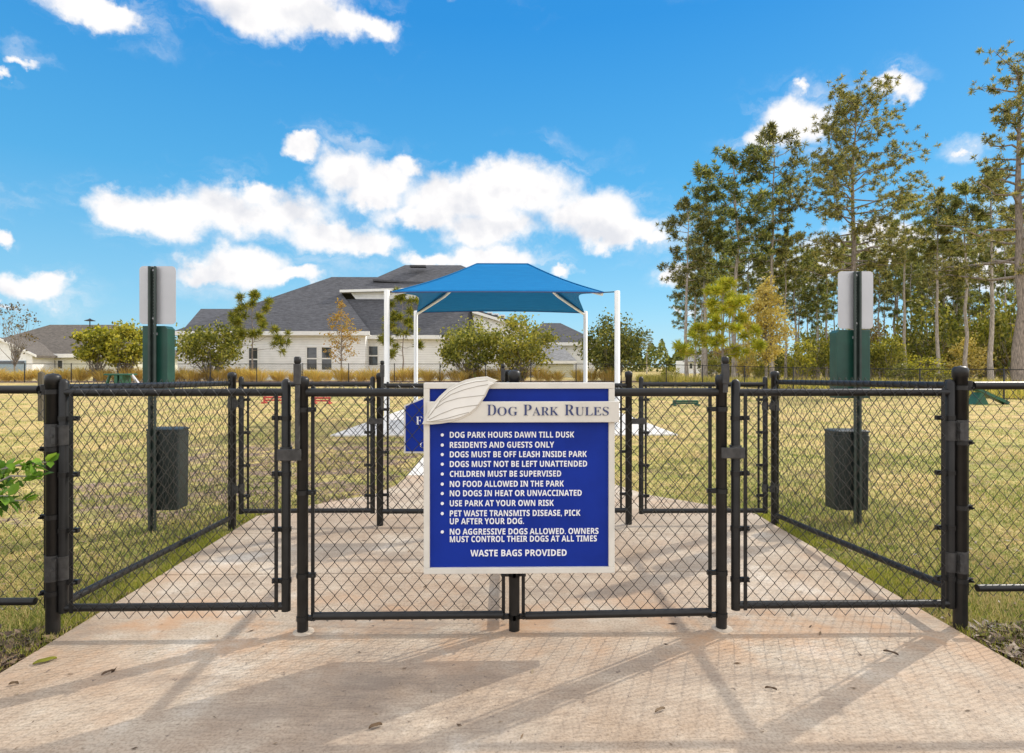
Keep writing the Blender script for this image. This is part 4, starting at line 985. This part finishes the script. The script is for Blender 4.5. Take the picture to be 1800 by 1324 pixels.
# ------------------------------------------------------------------ lawn blades, mulch, litter
def on_concrete(X, Y):
    a = (X > XL-.01) & (X < XR+.01) & (Y < 5.3)
    b = (Y >= 5.3) & (Y < 6.6) & (np.abs(X-.06) < 2.2-(Y-5.3)*.78)
    c_ = (Y >= 6.6) & (Y < 11.5) & (X > -1.14) & (X < 1.27)
    d = (Y >= 11.44) & (Y < 18.2) & (X > -3.2) & (X < 3.42)
    return a | b | c_ | d
n = 330000; rg = np.random.default_rng(130)
iv = rg.uniform(1/26., 1/2.3, n); Y = 1/iv; X = Y*rg.uniform(-.95, .95, n)+.02*Y
bedm = (Y < 2.85) & (rg.uniform(size=n) < .72)
wornm = (X > -5.2) & (X < -1.2) & (Y > 5.0) & (Y < 10.5) & (rg.uniform(size=n) < .45+.5*np.sin(X*2.1+np.sin(Y*1.7))*np.sin(Y*1.9+1))
keep = ~on_concrete(X, Y) & ~bedm & ~wornm
X, Y = X[keep], Y[keep]; n = len(X)
h = rg.uniform(.015, .05, n)*(.7+.6*np.abs(np.sin(X*1.3+1)*np.cos(Y*1.1))); an = rg.uniform(0, 6.28, n); w = .0022+.00055*Y
b = np.stack([X, Y, gz(X, Y)-.004], 1); s = np.stack([np.cos(an)*w, np.sin(an)*w, 0*an], 1)
tip = b+np.stack([rg.normal(size=n)*.022, rg.normal(size=n)*.022, h], 1)
quads('grass', np.stack([b-s, b+s, tip], 1), M['blade']); tag(bpy.data.objects['grass'], 'patchy straw and green lawn grass inside the dog park', 'grass', kind='stuff')
n = 16000; rg = np.random.default_rng(133); sd_ = rg.uniform(size=n) < .5
Y = np.where(rg.uniform(size=n) < .93, rg.uniform(2.75, 5.4, n), rg.uniform(2., 2.8, n)); X = np.where(sd_, XL-.01-rg.exponential(.13, n), XR+.012+rg.exponential(.13, n)); ok = np.sin(X*9+Y*5)+np.sin(Y*7.3) > -.7; X, Y = X[ok], Y[ok]; n = len(X)
h = rg.uniform(.02, .065, n); an = rg.uniform(0, 6.28, n); b = np.stack([X, Y, np.full(n, -.034)], 1); s = np.stack([np.cos(an)*.0035, np.sin(an)*.0035, 0*an], 1)
tip = b+np.stack([rg.normal(size=n)*.025, rg.normal(size=n)*.025, h], 1)
quads('edge_grass', np.stack([b-s, b+s, tip], 1), M['fresh']); tag(bpy.data.objects['edge_grass'], 'fresh green grass fringe along both edges of the concrete', 'grass', kind='stuff')
n = 16000; rg = np.random.default_rng(131)
Y = rg.uniform(1.5, 3.0, n); X = np.where(rg.uniform(size=n) < .5, XL-.02-rg.exponential(.55, n), XR+.03+rg.exponential(.6, n))
k2 = 9000; Y2 = rg.uniform(5.0, 10.5, k2); X2 = -1.2-np.abs(rg.normal(size=k2))*2.2
X = np.concatenate([X, X2]); Y = np.concatenate([Y, Y2]); X3 = rg.normal(size=9000)*3.2; Y3 = rg.uniform(3.0, 9., 9000); kk = np.abs(X3) > 2.1; X = np.concatenate([X, X3[kk]]); Y = np.concatenate([Y, Y3[kk]])
ok = ~on_concrete(X, Y); X, Y = X[ok], Y[ok]
C = np.stack([X, Y, gz(X, Y)+rg.uniform(.004, .035, len(X))], 1); sz = rg.uniform(.014, .042, (len(X), 1))*np.where(Y > 3.0, .62, 1.)[:, None]; an = rg.uniform(0, 6.28, len(X))
d = np.stack([np.cos(an), np.sin(an), rg.normal(size=len(X))*.3], 1); s = np.stack([-np.sin(an), np.cos(an), rg.normal(size=len(X))*.3], 1)
quads('mulch', np.stack([C-d*sz, C+s*sz*.35, C+d*sz, C-s*sz*.35], 1), M['chip']); tag(bpy.data.objects['mulch'], 'dark mulch and dead leaf scraps beside the concrete', 'mulch', kind='stuff')
n = 240; rg = np.random.default_rng(132)
Y = 1/rg.uniform(1/6., 1/1.7, n); X = rg.uniform(XL+.05, XR-.05, n)
C = np.stack([X, Y, np.full(n, .004)], 1); sz = rg.exponential(.005, (n, 1))+.003; an = rg.uniform(0, 6.28, n)
d = np.stack([np.cos(an), np.sin(an), np.abs(rg.normal(size=n))*.2], 1); s = np.stack([-np.sin(an), np.cos(an), np.abs(rg.normal(size=n))*.2], 1)
quads('leaf_litter', np.stack([C-d*sz, C+s*sz*.28, C+d*sz, C-s*sz*.28], 1), M['litter']); tag(bpy.data.objects['leaf_litter'], 'small dead leaf scraps scattered over the concrete', 'leaf litter', kind='stuff')
# a few larger fallen leaves and twigs
def fallen(px, py, ln, wd, rz, mat, label, name='fallen_leaf'):
    Y = CAMH*F/(py-HZ); x = PX(px, Y); m = MB(); n_ = 8; L1 = []; L2 = []
    for i in range(n_+1):
        t = i/n_; w = wd*math.sin(math.pi*min(1, t*.93+.03))**.8; zz = .004+.005*math.sin(t*3.1)+.002*math.sin(t*9)
        L1.append(((t-.5)*ln, w/2, zz+.005)); L2.append(((t-.5)*ln, -w/2, zz+.003))
    mid = [((t_/n_-.5)*ln, 0, .003+.004*math.sin(t_/n_*3.1)) for t_ in range(n_+1)]
    m.add(L1+mid+L2, [(i, i+1, n_+2+i, n_+1+i) for i in range(n_)]+[(n_+1+i, n_+2+i, 2*n_+3+i, 2*n_+2+i) for i in range(n_)], True)
    o = m.build(name, M[mat], recalc=False); o.location = (x, Y, 0); o.rotation_euler = (0, 0, rz); o.modifiers.new('s', 'SOLIDIFY').thickness = .0012
    tag(o, label, 'leaf')
fallen(79, 1157, .085, .034, .7, 'gold', 'large olive-brown curled fallen leaf on the concrete before the leafy shrub')
fallen(190, 1178, .05, .012, .9, 'chip', 'small dark curled leaf beside the large olive-brown leaf')
fallen(24, 1196, .035, .016, .2, 'litter', 'small brown leaf at the grassy edge of the concrete')
fallen(1566, 1156, .06, .010, -.8, 'chip', 'dark twig-like leaf lying in the diagonal shadow of the domed post')
fallen(1160, 1254, .05, .012, .5, 'litter', 'dark curled leaf on the sunlit concrete in front of the latch post')
fallen(1355, 1218, .045, .008, -.4, 'chip', 'thin dark twig on pale concrete between two diagonal shadows')
fallen(660, 1277, .05, .018, .5, 'litter', 'rusty brown fallen leaf in the wide shadow of the sign')

# ------------------------------------------------------------------ leafy shrub before the left fence
rg = np.random.default_rng(140); sx, sy = PX(-110, 2.52), 2.52
t = empty('leafy_shrub', (sx, sy, -.03)); tag(t, 'glossy bright green leafy shrub poking in before the front fence post', 'shrub')
br = MB(); LV = []
ends = [P(88, 812, 2.50), P(70, 838, 2.46), P(20, 822, 2.52), P(45, 880, 2.45), P(15, 872, 2.40), P(60, 820, 2.56)]
ends = [(e[0]-sx, e[1]-sy, e[2]+.03) for e in ends]
for k in range(26):
    an = rg.uniform(1.4, 4.9); r = rg.uniform(.10, .36); ends.append((math.cos(an)*r, math.sin(an)*r*.8, rg.uniform(.45, 1.0)))
for i, e in enumerate(ends):
    ex, ey, ez = e; j_ = rg.normal(size=4)*.012
    cv = [(j_[0], j_[1], 0), (j_[2]+ex*.04, j_[3], ez*.40), (ex*.14, ey*.14+j_[0], ez*.72), (ex*.40, ey*.40, ez*.93+j_[1]), (ex*.72, ey*.72, ez*1.0+j_[2]), e]; br.tube(cv, [.010, .008, .006, .005, .004, .002], 5, cap=False)
    ax = np.array(cv[5])-np.array(cv[3]); ax /= np.linalg.norm(ax)
    for j in range(20):
        s_ = rg.uniform(.52, 1.0); p = np.array(cv[3])+(np.array(cv[5])-np.array(cv[3]))*(s_-.5)*2 if j else np.array(cv[5])
        d = unit(ax*.8+rg.normal(size=3)*.75); sdv = unit(np.cross(d, rg.normal(size=3)+np.array([0, 0, 1.5]))); L = rg.uniform(.042, .07); w = L*.52; nn = np.cross(sdv, d)
        cup = .12*L
        q1 = [p, p+d*L*.25+sdv*w*.42+nn*cup, p+d*L*.6+sdv*w*.5+nn*cup, p+d*L, p+d*L*.6-sdv*w*.5+nn*cup, p+d*L*.25-sdv*w*.42+nn*cup]
        LV.append(([q1[0], q1[1], q1[2], q1[3]], [q1[0], q1[3], q1[4], q1[5]]))
br.build('branch', M['greybark'], t)
lm = MB()
for a, b in LV:
    k = len(lm.v); lm.v += [tuple(v) for v in a]+[tuple(b[2]), tuple(b[3])]; lm.f += [(k, k+1, k+2, k+3), (k, k+3, k+4, k+5)]; lm.sm += [True, True]
lm.build('foliage', M['gloss'], t, recalc=False)

# ------------------------------------------------------------------ houses
def H3(px, py, Y): return Vector(P(px, py, Y))
def window(parent, inv_, px0, px1, py0, py1, Y, mullion=True):
    x0, _, z1 = P(px0, py0, Y); x1, _, z0 = P(px1, py1, Y); w = .10
    m = MB(); m.box((x0-w, Y-.06, z1), (x1+w, Y-.003, z1+w)); m.box((x0-w, Y-.06, z0-w), (x1+w, Y-.003, z0)); m.box((x0-w, Y-.06, z0), (x0, Y-.003, z1)); m.box((x1, Y-.06, z0), (x1+w, Y-.003, z1))
    if mullion: zm = (z0+z1)/2; m.box((x0, Y-.05, zm-.05), (x1, Y-.003, zm+.05))
    o = m.build('window', M['soffit'], parent); o.location = inv_
    m = MB(); m.box((x0, Y-.02, z0), (x1, Y-.004, z1)); m.build('pane', M['glass'], o)
def slab(m, pts, th=.16):
    """roof face as a solid sheet"""
    m.prism([Vector(p) for p in pts], (0, 0, -th))
YH = 48.
ch = empty('clubhouse', (PX(600, YH), YH, 0)); tag(ch, 'large white clubhouse with a charcoal shingle roof behind the canopy', 'building')
ci = Vector((-PX(600, YH), -YH, 0))
def onch(o): o.parent = ch; o.location = ci; return o
zE = PZ(430, 582, YH-.4); zE2 = PZ(730, 589, YH+1.)
xl, xm, xr = PX(312, YH), PX(642, YH), PX(815, YH+1.4)
m = MB()
m.box((xl, YH, -.3), (xm, YH+11, zE-.05)); m.box((xm, YH+1.4, -.3), (xr, YH+11, zE2-.05))
onch(m.build('wall', M['siding']))
zR = PZ(583, 487, YH+8.4)
e0 = Vector((PX(306, YH-.5), YH-.5, zE)); rA = Vector((PX(583, YH+8.4), YH+8.4, zR)); rB = Vector((PX(820, YH+8.4), YH+8.4, zR)); eM = Vector((PX(650, YH-.5), YH-.5, zE))
slope = (zR-zE)/8.9
def onplane(x, y): return Vector((x, y, zE+(y-(YH-.5))*slope))
rk = onplane(PX(598, YH+5.7), YH+5.7)
m = MB()
slab(m, [e0, eM, rk, onplane(rB.x, rk.y), rB, rA])                                 # front slope with its rake end
back = YH+17.3; eb = Vector((e0.x, back, zE)); ebr = Vector((rB.x+2, back, zE))
slab(m, [eb, e0, rA]); slab(m, [rA, rB, ebr, eb])                                   # hip end and rear slope
# lower left wing behind the hip
w0, w1 = H3(353, 543, YH+6.5), H3(520, 541, YH+6.5); w1.z = w0.z
slab(m, [Vector((e0.x-.02, YH+.6, zE)), Vector((w1.x, YH+.6, zE+.4)), w1, w0]); slab(m, [Vector((e0.x-.02, YH+13, zE)), Vector((e0.x-.02, YH+.6, zE)), w0])
# high rear ridge
u0, u1 = H3(712, 466, YH+10.5), H3(810, 463.5, YH+10.5); u1.z = u0.z
slab(m, [H3(655, 491, YH+7.2), H3(900, 505, YH+7.2), u1, u0]); slab(m, [H3(655, 491, YH+7.2), u0, Vector((u0.x-2, YH+15, zR-.5))]); slab(m, [H3(900, 505, YH+7.2), Vector((u1.x+4, YH+15, zR-1)), u1]); slab(m, [u0, u1, Vector((u1.x+4, YH+15, zR-1)), Vector((u0.x-2, YH+15, zR-.5))])
# recessed lower slope on the right
l0, l1 = Vector((PX(641, YH+.9), YH+.9, zE2)), Vector((PX(805, YH+.9), YH+.9, zE2))
t0, t1 = Vector((PX(606, YH+5.0), YH+5.0, PZ(606, 526, YH+5.0))), Vector((PX(835, YH+5.0), YH+5.0, PZ(606, 526, YH+5.0)))
slab(m, [l0, l1, t1, t0]); slab(m, [l1, Vector((PX(865, YH+5), YH+7, zE2)), t1])
rf = onch(m.build('roof', M['roof']))
m = MB(); m.box((PX(722, YH+9), YH+8.3, PZ(735, 471, YH+9)), (PX(750, YH+9), YH+9.1, PZ(735, 468, YH+9))); m.build('vent', M['roof'], rf)
# clerestory strip above the recess, with its white eave
m = MB(); z0, z1 = PZ(650, 527, YH+5.2), PZ(650, 512, YH+5.2); m.prism([(PX(614, YH+5.2), YH+5.2, z1), (PX(626, YH+5.2), YH+5.2, z0), (PX(840, YH+5.2), YH+5.2, z0), (PX(840, YH+5.2), YH+5.2, z1)], (0, 1.5, 0)); onch(m.build('dormer', M['siding']))
m = MB(); a, b = H3(597, 514, YH+4.6), H3(845, 507, YH+4.6); m.prism([a, b, b+Vector((0, 0, .22)), a+Vector((0, 0, .22))], (0, .7, 0))
m.box((e0.x, YH-.62, zE-.34), (eM.x, YH-.50, zE-.02)); m.box((l0.x, YH+.78, zE2-.34), (l1.x, YH+.90, zE2-.02))
m.box((e0.x-.02, YH-.48, zE-.36), (eM.x, YH+.02, zE-.30)); m.box((l0.x, YH+.92, zE2-.36), (l1.x, YH+1.42, zE2-.30))
onch(m.build('fascia', M['soffit']))
for a, b, c_, d, y in ((438, 453, 612, 652, YH), (540, 557, 611, 650, YH), (566, 583, 611, 650, YH), (648, 664, 609, 642, YH+1.4)): window(ch, ci, a, b, c_, d, y)
# tall right-hand block with its gable
m = MB(); Y2 = YH+4.
gp = [H3(800, 660, Y2), H3(925, 660, Y2), H3(925, 573, Y2), H3(832, 546, Y2), H3(800, 556, Y2)]
m.prism(gp, (0, 6, 0)); onch(m.build('gable_wall', M['siding']))
m = MB(); slab(m, [H3(826, 541, Y2-.4), H3(930, 573, Y2-.4), H3(930, 573, Y2-.4)+Vector((0, 7, 0)), H3(826, 541, Y2-.4)+Vector((0, 7, 0))], .25); onch(m.build('gable_roof', M['roof']))
m = MB(); m.prism([H3(830, 545, Y2-.5), H3(928, 575, Y2-.5), H3(928, 580, Y2-.5), H3(830, 550, Y2-.5)], (0, .2, 0)); onch(m.build('rake_board', M['soffit']))
for a in (858, 869, 880): window(ch, ci, a, a+6, 551+(a-858)*.2, 561+(a-858)*.2, Y2, False)
# second house right of the clubhouse
Y3 = 62.
h2 = empty('house', (PX(985, Y3), Y3, 0)); tag(h2, 'white house with a dark hip roof peeping between the canopy and the dark tree', 'house'); hi = Vector((-PX(985, Y3), -Y3, 0))
m = MB(); m.box((PX(925, Y3), Y3, -.2), (PX(1045, Y3), Y3+10, PZ(985, 604, Y3))); o = m.build('wall', M['siding'], h2); o.location = hi
m = MB(); z0 = PZ(985, 602, Y3); zt_ = PZ(970, 568, Y3+5); a, b = Vector((PX(918, Y3), Y3-.5, z0)), Vector((PX(1055, Y3), Y3-.5, z0)); r0, r1 = Vector((PX(955, Y3+5), Y3+5, zt_)), Vector((PX(985, Y3+5), Y3+5, zt_))
a2, b2 = a+Vector((0, 11, 0)), b+Vector((0, 11, 0)); slab(m, [a, b, r1, r0]); slab(m, [b, b2, r1]); slab(m, [b2, a2, r0, r1]); slab(m, [a2, a, r0]); o = m.build('roof', M['roof'], h2); o.location = hi
m = MB(); Y4 = Y3-4; p0, p1 = H3(940, 634, Y4), H3(1014, 634, Y4); slab(m, [p0, p1, H3(985, 607, Y4+3.4), H3(950, 607, Y4+3.4)]); o = m.build('porch_roof', M['roof3'], h2); o.location = hi
m = MB(); m.box((PX(944, Y4+.4), Y4+.4, -.2), (PX(1008, Y4+.4), Y3-.003, PZ(975, 636, Y4))); o = m.build('porch', M['siding2'], h2); o.location = hi
m = MB(); m.box((p0.x, Y4-.1, p0.z-.3), (p1.x, Y4-.004, p0.z-.02)); m.box((PX(925, Y3), Y3-.62, z0-.35), (b.x, Y3-.505, z0-.02)); o = m.build('fascia', M['soffit'], h2); o.location = hi
# brown-roofed house far left
Y5 = 85.
h3 = empty('house', (PX(120, Y5), Y5, 0)); tag(h3, 'low cream house with a brown hip roof and a pale garage door', 'house'); hi = Vector((-PX(120, Y5), -Y5, 0))
m = MB(); m.box((PX(-70, Y5), Y5, -.2), (PX(235, Y5), Y5+12, PZ(120, 624, Y5))); o = m.build('wall', M['siding2'], h3); o.location = hi
m = MB(); z0 = PZ(120, 622, Y5); zt_ = PZ(120, 571, Y5+6); a, b = Vector((PX(-85, Y5), Y5-.6, z0)), Vector((PX(250, Y5), Y5-.6, z0)); r0, r1 = Vector((PX(88, Y5+6), Y5+6, zt_)), Vector((PX(205, Y5+6), Y5+6, zt_))
a2, b2 = a+Vector((0, 13, 0)), b+Vector((0, 13, 0)); slab(m, [a, b, r1, r0], .2); slab(m, [b, b2, r1], .2); slab(m, [b2, a2, r0, r1], .2); slab(m, [a2, a, r0], .2); o = m.build('roof', M['roof2'], h3); o.location = hi
m = MB(); m.box((a.x, Y5-.75, z0-.55), (b.x, Y5-.605, z0-.02)); o = m.build('fascia', M['soffit'], h3); o.location = hi
Y6 = Y5-4.
m = MB(); m.prism([H3(-70, 665, Y6), H3(57, 665, Y6), H3(57, 624, Y6), H3(0, 597, Y6), H3(-70, 628, Y6)], (0, 3.99, 0)); o = m.build('garage_wall', M['siding'], h3); o.location = hi
m = MB(); a, b = H3(-4, 593, Y6-.5), H3(64, 625, Y6-.5); slab(m, [a, b, b+Vector((0, 6, 0)), a+Vector((0, 6, 0))], .3); c2 = H3(-80, 628, Y6-.5); slab(m, [c2, a, a+Vector((0, 6, 0)), c2+Vector((0, 6, 0))], .3); o = m.build('gable_roof', M['roof2'], h3); o.location = hi
m = MB(); m.prism([H3(-2, 594, Y6-.6), H3(63, 624, Y6-.6), H3(63, 628, Y6-.6), H3(-2, 598, Y6-.6)], (0, .09, 0)); o = m.build('rake_board', M['soffit'], h3); o.location = hi
m = MB(); m.box((PX(-40, Y6), Y6-.08, -.1), (PX(46, Y6), Y6-.004, PZ(20, 634, Y6))); o = m.build('garage_door', M['door'], h3); o.location = hi
m = MB(); m.box((PX(-38, Y6), Y6-.10, PZ(20, 639, Y6)), (PX(44, Y6), Y6-.081, PZ(20, 635, Y6))); m.build('window', M['glass'], o)
for a_, b_ in ((90, 98), (102, 110)): window(h3, hi, a_, b_, 634, 648, Y5, False)
# pale house beyond the trees at the woodland's left edge
Y7 = 120.
h4 = empty('house', (PX(1222, Y7), Y7, 0)); tag(h4, 'tiny pale grey house far off behind the first pine trunks', 'house'); hi = Vector((-PX(1222, Y7), -Y7, 0))
m = MB(); m.box((PX(1206, Y7), Y7, -.2), (PX(1262, Y7), Y7+7, PZ(1222, 634, Y7))); o = m.build('wall', M['siding'], h4); o.location = hi
m = MB(); slab(m, [H3(1200, 635, Y7-.5), H3(1268, 635, Y7-.5), H3(1252, 624, Y7+4), H3(1216, 624, Y7+4)], .2); o = m.build('roof', M['roof3'], h4); o.location = hi
for a_ in (1212, 1226, 1244): window(h4, hi, a_, a_+5, 639, 648, Y7, False)
# street lamp over the left trees
YL = 60.; x = PX(158, YL); zt_ = PZ(158, 561, YL)
t = empty('street_lamp', (x, YL, 0)); tag(t, 'dark street lamp with a flat cap rising above the gold-green tree', 'street lamp')
m = MB(); m.tube([(0, 0, 0), (0, 0, zt_-.2)], [.07, .05], 10); m.build('pole', M['black'], t)
m = MB(); m.lathe((0, 0, zt_-.22), [(.08, 0), (.48, .03), (.46, .07), (.12, .20), (.06, .27)], 18); m.build('lamp_shade', M['black'], t)
